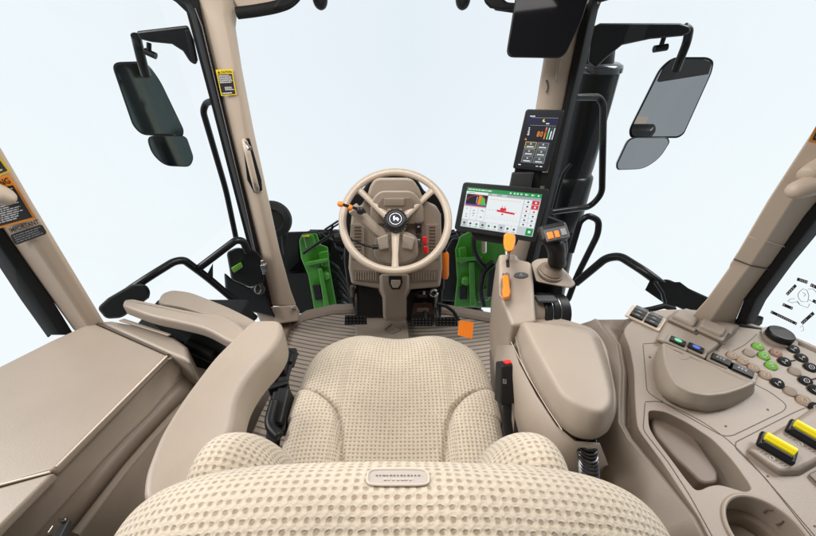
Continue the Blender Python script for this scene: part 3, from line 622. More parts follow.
mb = MB(BLK); mb.tube([P(149, 43, Yp(1.58)), P(149, 53, Yp(1.58))], .008); mb.tube([P(145, 51, Yp(1.58)), P(156, 56, Yp(1.58))], .012); mb.build('clip', LM)
mb = MB(BLK); mb.frus([(185, 30), (189, 30), (196, 62), (192, 62)], Yp(1.53), Yp(1.55)); mb.build('hinge_strip', LM, bevel=.002)
RM = ext_mirror(1, 'grey reflecting exterior mirror pair outside the right window', [(592, 27), (600, 23), (680, 23), (690, 26), (691, 32), (682, 36), (650, 39), (622, 45), (606, 58), (596, 68), (588, 62)], 1.55,
    [(673, 57), (708, 57), (714, 61), (712, 72), (684, 134), (678, 138), (630, 138), (629, 130), (660, 68)], 1.75, [(629, 137), (668, 137), (670, 142), (660, 158), (644, 169), (617, 170), (616, 165)], 1.78, MIR, MIR, (.28, 0, -.12))
mb = MB(MET); mb.tube([P(684, 27, Yp(1.58)), P(689, 30, Yp(1.58)), P(687, 42, Yp(1.6)), P(681, 57, Yp(1.6)), P(676, 70, Yp(1.62))], .015, bend=.03); mb.build('bracket_tube', RM)
mb = MB(BLK); mb.tube([P(664, 37, Yp(1.58)), P(661, 46, Yp(1.58))], .008); mb.tube([P(654, 49, Yp(1.58)), P(667, 47, Yp(1.58))], .012); mb.build('clip', RM)
# dark upper reflection laid as a grey plate on the right mirror glass
pl = NP(-ray(672, 98).normalized()+Vector((.28, 0, -.12)), PD(672, 98, 1.75)); mb = MB(GRY); mb.prism([p+pl[0]*.006 for p in PL([(664, 69), (672, 59.5), (705, 59.5), (711.5, 62.5), (708, 74), (658, 82)], pl)], pl[0]*-.003); mb.build('dark_reflection', RM)

# exhaust stack
EX = E('exhaust_stack', 'tall black exhaust stack with stepped casing outside the right front pillar', 'exhaust', P(560, 300, Yp(1.9)))
def ex_seg(name, prof, m, yy=1.9):   # (px centre, py, radius px)
    rings = []
    for cx, py, r in prof:
        c_ = P(cx, py, Yp(yy)); R_ = (P(cx+r, py, Yp(yy))-c_).length
        rings.append([c_+Vector((R_*math.cos(2*math.pi*k/36), R_*math.sin(2*math.pi*k/36), 0)) for k in range(36)])
    mb = MB(m); mb.ring(rings); return mb.build(name, EX, angle=50)
ex_seg('cap', [(599, 37, 3), (600, 38, 8), (600, 42, 13), (599, 50, 15), (597, 64, 15.5)], BLK)
ex_seg('collar', [(597, 62, 21), (597, 64, 24), (596.5, 67, 24.5), (596, 71, 24), (596, 73, 21)], mat('collar_metal', (.10, .11, .12), .2, metal=.6))
ex_seg('upper_pipe', [(596, 72, 22), (590, 100, 20.5), (575, 165, 17.5), (572, 178, 16)], MET)
ex_seg('shroud', [(574, 172, 16), (573, 175, 19), (571, 182, 19.5), (566, 206, 18), (562, 224, 17), (560, 226, 15)], MET)
ex_seg('lower_pipe', [(563, 222, 14), (558, 245, 15), (548, 300, 14), (544, 330, 13)], MET)
mb = MB(BLK, SIL); mb.tube([P(x, y, Yp(1.74)) for x, y in ((571, 164), (564, 172), (560, 184), (553, 210), (548, 240))], .008, BLK, bend=.03); mb.tube([P(560, 234, Yp(1.7)), P(563, 246, Yp(1.7)), P(563, 262, Yp(1.7))], .003, SIL); mb.build('sensor_cable', EX)
mb = MB(BLK); mb.frus([(539, 222), (548, 215), (566, 222), (568, 250), (560, 285), (532, 285), (528, 250)], Yp(1.62), Yp(1.72)); mb.build('bracket', EX, bevel=.02)

def rail(name, paths, r, lab, grp=None, extra=None, y=None):
    mb = MB(MET)
    for p in paths: mb.tube([P(a, b_, Yp(yy)) for a, b_, yy in p], r, bend=.05, seg=14)
    if extra: extra(mb)
    return tag(mb.build(name), lab, 'handrail', grp)
rail('handrail', [[(575, 97, 1.44), (598, 97, 1.5), (603.5, 104, 1.5), (602, 194, 1.5), (590, 207, 1.5), (572, 209, 1.46), (551, 212, 1.42)]], .013, 'black bent handrail running vertically in front of the exhaust stack')
rail('handrail', [[(561, 304, 1.3), (568, 300, 1.3), (576, 278, 1.32), (598, 234, 1.35), (599, 220, 1.36), (588, 215.5, 1.36), (580, 221, 1.36), (571, 252, 1.34)]], .013, 'black looped handrail right of the joystick')
def ex1(mb): mb.frus([(645, 290), (650, 280), (662, 282), (680, 282), (700, 297), (692, 308), (668, 306)], Yp(.95), Yp(1.02), RUB); mb.tube([P(x, y, Yp(.9)) for x, y in ((636, 312), (652, 309), (664, 306), (674, 309))], .009, RUB); mb.tube([P(x, y, Yp(.93)) for x, y in ((655, 282), (662, 292), (665, 303))], .006)
rail('handrail', [[(576, 283, 1.25), (606, 258, 1.2), (620, 256, 1.17), (650, 275, 1.05), (675, 296, 1.0)]], .016, 'thick black handrail slanting over the right fender with its dark mounting block', extra=ex1)
tr_ = MB(RUB); tr_.frus([(660, 280), (668, 279), (712, 299), (700, 318), (675, 306)], Yp(1.05), Yp(1.15)); tag(tr_.build('fender_edge', bevel=.01), 'black outer fender edge beyond the right window', 'fender')
def ex2(mb):
    mb.frus([(206, 276), (213, 263), (213, 278)], Yp(1.13), Yp(1.14))
rail('handrail', [[(120, 300, .95), (128, 291, .97), (152, 275, 1.02), (174, 261.5, 1.08), (184, 260, 1.1), (207, 277, 1.14), (255, 318, 1.2)], [(199, 268, 1.12), (236, 240, 1.2), (243, 241, 1.21), (248, 252, 1.22)]], .014, 'black forked handrail outside the left door', extra=ex2)
rail('handrail', [[(236, 238, 1.5), (226, 190, 1.5), (203, 111, 1.5), (206, 103, 1.5), (212, 101, 1.48)]], .012, 'slim upright black handrail outside the left front pillar')
mb = MB(RUB); mb.frus([(97, 308), (108, 298), (132, 284), (146, 284), (151, 292), (149, 298), (122, 318), (106, 319)], Yp(.92), Yp(1.02)); tag(mb.build('fender_edge', bevel=.012), 'black outer fender edge beyond the left window', 'fender')

# ================================================================== OUTSIDE FRONT
def tyre(name, c_, R_, w_, lab, grp):
    e = E(name, lab, 'tyre', c_, grp); c_ = Vector(c_)
    mb = MB(RUB); mb.lathe(c_-Vector((w_/2, 0, 0)), (1, 0, 0), [(R_*.55, 0), (R_*.9, .01), (R_*.97, w_*.12), (R_, w_*.5), (R_*.97, w_*.88), (R_*.9, w_-.01), (R_*.55, w_)], seg=64); mb.build('carcass', e)
    lg = MB(RUB)
    for k in range(36):
        a = 2*math.pi*k/36
        for sx in (-1, 1):
            aa = a+(.09 if sx > 0 else 0); rd = Vector((0, math.cos(aa), math.sin(aa))); tg = Vector((0, -math.sin(aa), math.cos(aa)))
            Rm = Matrix((Vector((1, .45*sx*tg.y, .45*sx*tg.z)).normalized(), tg, rd)).transposed()
            lg.box(c_+Vector((sx*w_*.27, 0, 0))+rd*(R_+.005), (w_*.5, .045, .06), R=Rm)
    lg.build('tread', e, bevel=.006); return e
tyre('tyre', (-.80, 3.1, -1.08), .56, .44, 'ribbed black front tyre left of the dash, beyond the green casting', 'front tyres')
tyre('tyre', (.50, 3.1, -1.08), .56, .40, 'ribbed black front tyre right of the dash, behind the orange hammer', 'front tyres')
FG = E('loader_mount', 'bright green casting with black fender outside, left of the steering column', 'tractor part', P(310, 305, Yp(2.2)))
mb = MB(GRN); mb.frus([(299, 241), (302, 234), (317, 233), (320, 244), (328, 247), (330, 268), (333, 285), (338, 312), (315, 314), (308, 275), (301, 258)], Yp(2.1), Yp(2.35)); mb.build('casting', FG, bevel=.012, seg=3)
mb = MB(GRN); mb.frus([(303, 236), (313, 234), (317, 247), (306, 249)], Yp(2.05), Yp(2.12)); mb.frus([(318, 252), (328, 250), (330, 266), (322, 268)], Yp(2.06), Yp(2.12)); mb.lathe(P(326, 275, Yp(2.08)), (0, -1, .4), [(.03, 0), (.03, .03), (.01, .035), (.001, .035)]); mb.build('boss', FG, bevel=.015)
mb = MB(GRN); mb.frus([(306, 262), (328, 258), (329, 261), (307, 266)], Yp(2.0), Yp(2.12)); mb.frus([(318, 268), (322, 268), (330, 310), (325, 312)], Yp(2.02), Yp(2.12)); mb.build('rib', FG, bevel=.008)
mb = MB(BLK); mb.frus([(312, 285), (320, 284), (323, 300), (315, 301)], Yp(2.05), Yp(2.13)); mb.lathe(P(311, 252, Yp(2.05)), (0, -1, .4), [(.02, 0), (.02, .02), (.001, .02)], SIL, 12) if 0 else 0; mb.build('lock_plate', FG, bevel=.01)
mb = MB(YEL); mb.frus([(302, 235.5), (309, 234.6), (309.5, 236.4), (302.5, 237)], Yp(2.0), Yp(2.06)); mb.build('marker', FG)
mb = MB(BLK); mb.frus([(270, 242), (282, 232), (320, 232), (334, 240), (338, 255), (322, 252), (312, 242), (300, 245), (303, 262), (311, 275), (318, 312), (286, 315), (272, 280)], Yp(2.36), Yp(2.5)); mb.build('fender', FG, bevel=.02)
mb = MB(BLK); mb.frus([(272, 240), (281, 232), (318, 231), (322, 238), (299, 240), (300, 262), (290, 272), (278, 266)], Yp(2.28), Yp(2.36)); mb.build('tank', FG, bevel=.015)
mb = MB(BLK); mb.frus([(284, 274), (310, 273), (317, 312), (290, 314)], Yp(2.15), Yp(2.3))
mb.frus([(331, 244), (338, 250), (344, 268), (347, 290), (352, 306), (338, 309), (333, 285), (329, 262)], Yp(2.3), Yp(2.45))
for k in range(5): mb.tube([P(330+k*2, 262+k*9, Yp(2.2)), P(338+k, 268+k*8, Yp(2.15)), P(346, 282+k*5, Yp(2.2)), P(352, 300+k*2, Yp(2.25))], .012, bend=.03)
mb.build('hose_bundle', FG, bevel=.02)
mb = MB(RUB); c_ = P(277, 220, Yp(1.95)); mb.lathe(c_+Vector((-.03, 0, 0)), (.25, -.9, .3), [(.001, -.05), (.075, -.05), (.105, -.03), (.115, .0), (.105, .03), (.07, .045), (.06, .03), (.001, .03)], seg=36)
mb.tube([c_+Vector((.03, .02, 0)), c_+Vector((0, .02, -.25))], .02); tag(mb.build('work_light', bevel=0), 'round black work light outside behind the left front pillar', 'light')
FR = E('loader_mount', 'bright green casting outside below the large screen, right of the steering column', 'tractor part', P(470, 305, Yp(2.2)))
mb = MB(GRN); mb.frus([(455, 250), (460, 236), (470, 231), (492, 232), (505, 240), (506, 262), (500, 285), (498, 308), (454, 307), (457, 280)], Yp(2.1), Yp(2.35)); mb.build('casting', FR, bevel=.012, seg=3)
mb = MB(GRN); mb.frus([(458, 248), (466, 246), (468, 262), (460, 264)], Yp(2.05), Yp(2.12)); mb.frus([(476, 292), (488, 288), (490, 300), (478, 303)], Yp(2.04), Yp(2.12)); mb.lathe(P(466, 280, Yp(2.08)), (0, -1, .4), [(.035, 0), (.035, .03), (.012, .035), (.001, .035)]); mb.build('boss', FR, bevel=.015)
mb = MB(GRN); mb.frus([(456, 258), (482, 256), (482, 260), (456, 262)], Yp(2.0), Yp(2.12)); mb.frus([(469, 262), (474, 262), (476, 306), (470, 306)], Yp(2.02), Yp(2.12)); mb.build('rib', FR, bevel=.008)
mb = MB(BLK); mb.frus([(459, 286), (467, 286), (467, 300), (459, 300)], Yp(2.05), Yp(2.13)); mb.lathe(P(463, 268, Yp(2.05)), (0, -1, .4), [(.02, 0), (.02, .02), (.001, .02)], SIL, 12) if 0 else 0; mb.build('lock_plate', FR, bevel=.01)
mb = MB(BLK); mb.tube([P(x, y, Yp(2.0)) for x, y in ((474, 236), (474, 250), (480, 262), (486, 268), (492, 262))], .016, bend=.05); mb.tube([P(x, y, Yp(2.0)) for x, y in ((484, 305), (480, 290), (484, 270), (494, 262))], .02, bend=.05); mb.build('hose', FR)
mb = MB(BLK); mb.frus([(436, 300), (440, 262), (452, 238), (500, 236), (506, 306)], Yp(2.42), Yp(2.55)); mb.build('fender', FR, bevel=.02); mb = MB(BLK); mb.frus([(488, 272), (495, 266), (499, 268), (499, 296), (486, 298)], Yp(1.9), Yp(2.0)); mb.build('hose_guard', FR, bevel=.02)
mb = MB(BLK); mb.frus([(340, 262), (345, 250), (450, 250), (450, 312), (340, 312)], Yp(2.6), Yp(2.75)); tag(mb.build('axle_cover', bevel=.02), 'dark axle cover outside behind the steering column', 'tractor part')
# front wiper
mb = MB(BLK); mb.tube([P(303.5, 253.5, Yp(1.50)), P(320, 242, Yp(1.49)), P(338, 231, Yp(1.49))], .007); mb.tube([P(325, 229.5, Yp(1.5)), P(338, 221, Yp(1.5))], .009, flat=.5); mb.tube([P(327, 231, Yp(1.5)), P(340, 223, Yp(1.5))], .004); mb.box(P(339, 237, Yp(1.46)), (.05, .04, .04)); mb.tube([P(330, 234, Yp(1.5)), P(333, 226, Yp(1.5))], .006)
tag(mb.build('wiper', bevel=0), 'thin black windscreen wiper left of the steering wheel', 'wiper')

# ================================================================== STEERING WHEEL AND DASH
ang = math.radians(50); WN = Vector((0.02, -math.cos(ang), math.sin(ang))).normalized(); WC = PD(395.5, 219.5, 1.27)
WU = Vector((1, 0, 0)); WU = (WU-WN*WU.dot(WN)).normalized(); WV = WN.cross(WU).normalized()   # WV points up the wheel
if WV.z < 0: WV = -WV
def wp(a, r, h=0): return WC+WU*(r*math.cos(a))+WV*(r*math.sin(a))+WN*h
SW = E('steering_wheel', 'beige three spoke steering wheel with black hub cap and leaping deer emblem', 'steering wheel', WC)
RW = .183
mb = MB(WHB); mb.tube([wp(2*math.pi*k/96, RW) for k in range(96)], .0135, seg=18, closed=True); mb.build('rim', SW)
for a in (math.radians(139), math.radians(41), math.radians(270)):
    mb = MB(WHB); rings = []
    d = (WU*math.cos(a)+WV*math.sin(a)); s_ = WN.cross(d)
    for r, w_, h, t in ((.02, .018, -.034, .010), (.06, .014, -.032, .010), (.12, .0108, -.020, .0085), (.165, .012, -.005, .0075), (.186, .021, .0, .006)):
        rings.append([wp(a, r, h)+s_*(w_*math.cos(k*math.pi/6))+WN*(t*math.sin(k*math.pi/6)) for k in range(12)])
    mb.ring(rings); mb.build('spoke', SW, angle=60)
mb = MB(WHB); mb.lathe(wp(0, 0, -.06), WN, [(.026, 0), (.034, .006), (.040, .02), (.038, .032), (.001, .034)], seg=40); mb.build('hub', SW)
mb = MB(GRY); prof = [(.034, -.028), (.040, -.022), (.0415, -.010), (.038, .002), (.030, .008), (.026, .008), (.024, .0055), (.001, .0055)]
mb.lathe(WC, WN, prof, BLK, 48)
for k in range(24): mb.box(wp(k*math.pi/12, .0405, -.012), (.003, .004, .016), BLK, R=Matrix((WU*math.cos(k*math.pi/12)+WV*math.sin(k*math.pi/12), -WU*math.sin(k*math.pi/12)+WV*math.cos(k*math.pi/12), WN)).transposed())
hc = mb.build('hub_cap', SW, angle=30)
mb = MB(SIL, GLB); mb.lathe(WC, WN, [(.023, .005), (.023, .0062), (.001, .0064)], mat('hub_blue_black', (.012, .016, .028), .55, spec=.2), 32)
deer = [(-.62, -.52), (-.40, -.30), (-.42, -.02), (-.55, .15), (-.52, .38), (-.40, .48), (-.50, .72), (-.30, .62), (-.12, .74), (-.24, .52), (-.30, .40), (-.18, .26), (.10, .22), (.42, .34), (.60, .24), (.66, .05), (.84, -.22), (.62, -.10), (.44, -.02), (.50, -.35), (.72, -.62), (.40, -.42), (.26, -.10), (-.05, -.06), (-.18, -.22), (-.30, -.58), (-.30, -.28)]
mb.add([WC+WU*(x*.0145)+WV*(y*.0145)+WN*.0075 for x, y in deer], [tuple(range(len(deer)))], SIL)
mb.tube([wp(2*math.pi*k/40, .0205, .0068) for k in range(40)], .0007, SIL, 6, True); mb.build('emblem', hc, flat=True)

DC = E('dash_console', 'beige dash console with vents, stalks and switches behind the steering wheel', 'dashboard', P(393, 315, Yp(1.30)))
yd = 1.22
mb = MB(BEI); hull = [(348.5, 268), (350.5, 226), (352, 212), (362, 204), (367, 196), (370, 186), (374, 179), (380, 177.5), (407, 177.5), (413, 179), (419, 188), (424, 200), (436, 205), (441, 214), (442.5, 268), (440, 287), (404, 290), (404, 284), (386, 284), (386, 290), (351.5, 284)]
mb.frus(hull, Yp(yd), Yp(yd+.13), inset=.02); mb.build('shell', DC, bevel=.012, seg=4)
mb = MB(BLK); mb.frus([(344, 262), (346, 200), (353, 194), (361, 192), (372, 176), (379, 174), (409, 174), (417, 179), (425, 192), (437, 193), (445, 206), (446, 250), (444, 290), (347, 284)], Yp(yd+.10), Yp(yd+.20)); mb.build('rear_cover', DC, bevel=.01)
# instrument brow: raised frame and recessed panel
mb = MB(BEI); mb.ring([curve_pts(PL([(370, 207), (374, 196), (381, 190.5), (411, 190.5), (418, 196), (424, 207), (424, 224), (370, 224)], Yp(y)), .02, 3, True) for y in (yd, yd-.022)]); mb.build('brow', DC, bevel=.008)
mb = MB(BEID); mb.frus([(378, 204), (382, 197.5), (410, 197.5), (414, 204), (415, 224), (377, 224)], Yp(yd-.032), Yp(yd-.02))
mb.frus([(384, 198.5), (404.5, 198.5), (404.5, 206), (384, 206)], Yp(yd-.036), Yp(yd-.03), mat('display_panel', (.25, .20, .155), .3)); mb.build('instrument_panel', DC, bevel=.003)
mb = MB(BEI)
for x in (389.5, 395, 400.5): mb.frus([(x-2, 209), (x+2, 209), (x+2, 219), (x-2, 219)], Yp(yd-.045), Yp(yd-.03))
mb.build('instrument_rib', DC, bevel=.003)
# side panels with louvres
for nm, x0, x1, y0, y1, n in (('vent', 353.5, 361.5, 227, 253, 9), ('vent', 428.5, 436, 227, 253, 9)):
    mb = MB(BEI, LIN)
    mb.frus([(x0-3, y0-3), (x1+3, y0-3), (x1+3, y1+6), (x0-3, y1+6)], Yp(yd-.006), Yp(yd+.01), BEI)
    for k in range(n):
        y = y0+(y1-y0)*k/(n-1); mb.frus([(x0+.5, y-.7), (x1-.5, y-.7), (x1-.5, y+.9), (x0+.5, y+.9)], Yp(yd-.0085), Yp(yd), LIN)
    mb.build(nm, DC, bevel=.0015)
for x0, x1 in ((353, 379), (410, 437.5)):
    mb = MB(BEID, BEI); s_ = 1 if x0 < 390 else -1
    mb.frus([(x0, 269.5), (x1, 271), (x1, 282), (x0+1, 280)] if s_ > 0 else [(x0, 271), (x1, 269.5), (x1-1, 280), (x0, 282)], Yp(yd-.01), Yp(yd+.01), BEID)
    for k in range(9):
        x = x0+3+(x1-x0-6)*k/8; mb.frus([(x-.5, 271.5), (x+.5, 271.5), (x+.5, 280), (x-.5, 280)], Yp(yd-.013), Yp(yd-.005), BEI)
    mb.build('foot_vent', DC, bevel=.0015)
# lower column
mb = MB(BEI); mb.ring([[P(x, y, Yp(yy)) for x, y, yy in r] for r in (
    [(380, 274, 1.17), (409, 274, 1.17), (411, 276, 1.26), (378, 276, 1.26)], [(381.5, 288, 1.175), (407.5, 288, 1.175), (411, 290, 1.26), (378, 290, 1.26)],
    [(384, 296, 1.20), (405.5, 296, 1.20), (407, 298, 1.27), (382, 298, 1.27)], [(384, 316, 1.23), (406, 316, 1.23), (407, 317, 1.29), (383, 317, 1.29)], [(386, 320, 1.25), (404, 320, 1.25), (404, 321, 1.29), (385, 321, 1.29)])])
mb.build('lower_column', DC, bevel=.010, seg=4)
mb = MB(BLK); mb.frus([(388.5, 276), (402, 276), (402.5, 283), (399.5, 289.5), (392, 289.5), (389, 284)], Yp(1.155), Yp(1.17)); mb.build('latch_recess', DC, bevel=.003)
mb = MB(BEI); mb.frus([(391, 280), (400.5, 280), (400.5, 284), (398, 288), (393, 288), (391, 284)], Yp(1.147), Yp(1.16)); mb.build('latch', DC, bevel=.003)
mb = MB(BLK); mb.frus([(347, 284), (443, 284), (441, 318), (356, 316)], Yp(1.36), Yp(1.44)); mb.build('lower_housing', DC, bevel=.01)
mb = MB(BLK, DKR, BEI, SIL, MGY)
mb.frus([(412, 292), (436, 292), (436, 318), (411, 318)], Yp(1.30), Yp(1.36), BLK)
mb.frus([(417, 294), (427, 294), (427, 297.5), (417, 297.5)], Yp(1.285), Yp(1.31), DKR); mb.frus([(414, 303), (432, 303), (434, 314), (412, 314)], Yp(1.285), Yp(1.31), DKR); mb.frus([(417, 308), (429, 308), (429, 312), (417, 312)], Yp(1.27), Yp(1.29), BEID)
mb.tube([P(x, y, Yp(1.27)) for x, y in ((414, 294), (420, 291), (429, 291), (434, 296))], .006, BLK); mb.tube([P(434+3.5*math.cos(a*.62), 293+3.2*math.sin(a*.62), Yp(1.27)) for a in range(10)], .005, WHT)
mb.tube([P(436, 296, Yp(1.28)), P(435, 310, Yp(1.28)), P(436, 322, Yp(1.28))], .005, MGY); mb.tube([P(424, 291, Yp(1.26)), P(424, 294, Yp(1.26))], .006, SIL)
mb.build('pedal_linkage', DC, bevel=.002)
mb = MB(LIN); mb.tube([P(353, 296, Yp(1.3)), P(352, 286, Yp(1.3))], .01); mb.tube([P(x, y, Yp(1.27)) for x, y in ((437, 304), (446, 306), (453, 311), (459, 320))], .008, BLK); mb.build('strut', DC)
# column shroud under the wheel
mb = MB(BEI); ctr = [(374, 237), (384, 231), (407, 231), (418, 237), (419, 254), (413, 262), (402, 266), (386, 266), (377, 261), (373, 252)]
mb.ring([curve_pts(PL([(396+(x-396)*k, 248+(y-248)*k) for x, y in ctr], Yp(y_)), .02, 3, True) for k, y_ in ((1.0, yd), (1.0, 1.155), (.94, 1.135), (.80, 1.13))]); mb.build('column_shroud', DC, bevel=.008)
mb = MB(mat('clear_beige', (.42, .37, .31), .25)); mb.frus([(377, 238), (388, 234), (389, 248), (380, 250)], Yp(1.115), Yp(1.132)); mb.build('shroud_pocket', DC, bevel=.004); mb = MB(mat('clear_beige', (0, 0, 0))); mb.frus([(403, 234), (415, 238), (412, 250), (402, 248)], Yp(1.115), Yp(1.132)); mb.build('shroud_pocket', DC, bevel=.004)
mb = MB(BEI); mb.tube([P(353, 208, Yp(1.13)), P(362, 217, Yp(1.13)), P(378, 232, Yp(1.14)), P(388, 236, Yp(1.15))], .026, bend=.04, flat=.75); mb.build('stalk_shroud', DC)
mb = MB(BLK); mb.lathe(P(361, 210.5, Yp(1.10)), (0, -.9, .4), [(.013, 0), (.013, .012), (.006, .016), (.001, .016)], BLK, 16); mb.tube([P(356, 209, Yp(1.10)), P(366, 212, Yp(1.1))], .005); mb.build('stalk_joint', DC)
mb = MB(BLK, ORG); mb.tube([P(362, 210, Yp(1.1)), P(351, 207, Yp(1.09)), P(341, 204, Yp(1.08))], .005, BLK)
mb.lathe(P(350, 207.5, Yp(1.09)), (-1, 0, .25), [(.007, -.008), (.0095, -.003), (.0095, .005), (.007, .009), (.001, .010)], ORG, 20); mb.build('indicator_stalk', DC)
mb = MB(ORG); mb.lathe(P(340.5, 204, Yp(1.08)), (-1, 0, .25), [(.007, -.008), (.009, -.003), (.009, .004), (.005, .010), (.001, .010)], ORG, 20); mb.build('indicator_tip', DC)
mb = MB(BLK); mb.tube([P(x, y, Yp(1.10)) for x, y in ((350, 239.5), (356, 241), (363, 245), (372, 247))], .004, bend=.02); mb.lathe(P(372.5, 247, Yp(1.10)), (1, 0, 0), [(.008, 0), (.008, .02), (.001, .02)]); mb.build('wiper_stalk', DC)
mb = MB(BLK); mb.lathe(P(338, 237, Yp(1.12)), (1, 0, 0), [(.011, -.01), (.013, 0), (.012, .02), (.001, .02)]); mb.tube([P(340, 237, Yp(1.12)), P(352, 239, Yp(1.12))], .005); mb.build('lever', DC)
mb = MB(BLK, SIL); mb.frus([(415.5, 223), (421, 223), (421.5, 233), (415.5, 233)], Yp(1.16), Yp(yd), BLK); mb.frus([(417, 226), (420, 226), (420, 228), (417, 228)], Yp(1.152), Yp(1.165), MGY); mb.build('light_switch', DC, bevel=.004)
mb = MB(GRY, SIL); mb.lathe(P(417.5, 243, Yp(1.18)), (0, -1, .2), [(.016, -.03), (.016, .01), (.010, .014), (.001, .014)], GRY, 20); mb.tube([P(415, 239, Yp(1.15)), P(420, 240, Yp(1.15))], .004, SIL); mb.build('ignition_lock', DC)
for x, y in ((424.5, 240.5), (425.5, 250)):
    mb = MB(RED); mb.frus([(x-3, y-4), (x+2.6, y-4.2), (x+3.2, y+3.4), (x-1.8, y+4)], Yp(1.15), Yp(1.19)); mb.build('red_switch', DC, bevel=.006)
mb = MB(BLK); mb.frus([(416, 216.5), (419, 216.5), (419, 220), (416, 220)], Yp(1.2), Yp(yd)); mb.build('small_switch', DC, bevel=.002)
mb = MB(ORG); mb.ring([[P(x, y, Yp(1.28))+Vector((r*math.cos(k*math.pi/10), r*.8*math.sin(k*math.pi/10), 0)) for k in range(20)] for x, y, r in ((445, 252, .010), (445, 254, .0165), (445, 275, .0165), (445, 278, .012))])
mb.tube([P(445, 254, Yp(1.28)), P(443, 240, Yp(1.28))], .006, BLK); tag(mb.build('escape_hammer'), 'orange emergency hammer handle clipped to the right side of the dash', 'emergency hammer')

# pedals
def pedal(px, y, lab, stem, grp):
    e = E('pedal', lab, 'pedal', P(px[0][0], px[0][1]+3, Yp(y)), grp)
    mb = MB(RUB, MGY); mb.frus(px, Yp(y), Yp(y+.02), RUB)
    x0, x1 = px[0][0], px[1][0]; y0, y1 = px[0][1], px[2][1]
    for k in range(6):
        x = x0+2+(x1-x0-4)*k/5
        for j in range(3):
            yy = y0+1.4+(y1-y0-2.8)*j/2; mb.frus([(x-.9, yy-.7), (x+.7, yy-.7), (x+.9, yy+.5), (x-.7, yy+.5)], Yp(y-.006), Yp(y), GRY if grp != 'brake' or j else MGY)
    mb.build('pad', e, bevel=.002)
    mb = MB(BLK); mb.tube([P(a, b_, Yp(yy)) for a, b_, yy in stem], .009, bend=.02); mb.build('arm', e); return e
pedal([(345, 315.5), (366.5, 315), (367, 324.5), (344.5, 325)], 1.22, 'black ribbed clutch pedal left of the dash column', [(357, 316, 1.235), (357, 300, 1.28), (356, 286, 1.33)], 'pedals')
pedal([(411, 318), (432, 318), (432.5, 326), (410.5, 326)], 1.22, 'black studded brake pedal, left of the brake pair beside the column', [(425, 319, 1.235), (425, 310, 1.28), (424, 295, 1.33)], 'pedals')
pedal([(435, 317.5), (457, 317), (458, 326), (435.5, 326.5)], 1.22, 'black studded brake pedal, right of the brake pair next to the orange tag', [(438, 319, 1.235), (436, 308, 1.28), (436, 294, 1.33)], 'pedals')
mb = MB(ORG); q = PL([(459, 320.5), (473.5, 322), (472, 339), (457.5, 335)], NP((0, -1, .9), P(466, 330, Yp(1.12)))); nq = Vector((0, -.7, .7))
mb.ring([q, [p+nq*.004 for p in q]]);
for k in range(4):
    a = q[0].lerp(q[1], .15+k*.22)+nq*.0045; b_ = q[3].lerp(q[2], .15+k*.22)+nq*.0045; mb.tube([a, b_], .0012, mat('orange_rib', (.8, .24, .01), .5), 5)
tag(mb.build('floor_tag', bevel=0), 'bright orange tag lying on the floor right of the pedals', 'tag')

# ================================================================== SCREENS
def screen(name, lab, fr_px, in_px, pl, W, H, th=.022, rr=.010):
    e = E(name, lab, 'monitor', P(fr_px[0][0], fr_px[0][1], pl)); n = pl[0]
    o = curve_pts(PL(fr_px, pl), rr, 4, True); mb = MB(BLK); mb.prism(o, n*-th); mb.build('bezel', e, bevel=.0025)
    mb = MB(EK); cv_ = Canvas(mb, PL(in_px, pl), W, H, .00025, .0012); cv_.rect(0, 0, W, H, EK, 0); return e, mb, cv_
pA = NP(-ray(500, 212)+Vector((0, .05, 0)), PD(500, 212, 1.0))
e, mb, cv_ = screen('touch_screen', 'large wide guidance touch screen with green menu bar below the smaller screen', [(454, 229.5), (534.8, 242.5), (550, 189), (463.3, 181.8)], [(460.4, 226), (532.3, 236.8), (542.4, 194.4), (467.6, 187)], pA, 74, 42)
cv_.rect(0, 0, 74, 42, ELG, 0.5); cv_.rect(0, 38, 74, 42, EG, 1); cv_.lines(1.5, 39.2, 26, 41, 1, EW, 2, .6, .05); cv_.rect(0, 35.6, 22, 38, EW, 1); cv_.rect(2, 36.5, 9, 37, EG, 2); cv_.disc(11, 36.8, .7, EY, 2)
for x in (43, 47, 50, 53.5, 58, 64, 70): cv_.rect(x, 39.3, x+1.6, 40.8, EW, 2)
for x in (59.5, 65.5): cv_.disc(x+1, 40, .9, mat('screen_lgreen', (0, 0, 0), .3, emit=(.2, .6, .3)), 2)
cv_.rect(22, 35.6, 74, 38, EGY, 1); cv_.rect(26, 36, 31, 37.6, ELG, 2); cv_.rect(36, 36, 41, 37.6, ELG, 2)
cv_.rect(1, 22.5, 22.5, 35.2, EK, 1); EV = em('violet', (.12, .06, .35)); cv_.poly([(13, 25), (16, 25), (16.5, 34.6), (13.6, 34.6)], EO, 2); cv_.poly([(16.2, 25), (22, 25), (19.5, 31.5), (16.6, 33.5)], mat('screen_field', (0, 0, 0), .3, emit=(.1, .5, .08)), 2)
cv_.rect(1, 23.3, 22.5, 25, EV, 2); cv_.rect(1, 22.5, 22.5, 23.3, EO, 2)
for pts in ([(1.5, 29), (5, 32.5), (9, 34), (12.5, 34.4)], [(11, 34.6), (14, 34.6), (18, 33.6), (22, 29)]): mb.tube([cv_.p(a, b_, 3) for a, b_ in pts], .0006, ER, 5)
mb.tube([cv_.p(12, y, 3) for y in (26, 30, 33)], .0005, EW, 5)
cv_.rect(0, 8.5, 22.5, 22, EW, 1)
for x in (7.5, 15): cv_.rect(x, 8.8, x+.25, 21.6, EGY, 2)
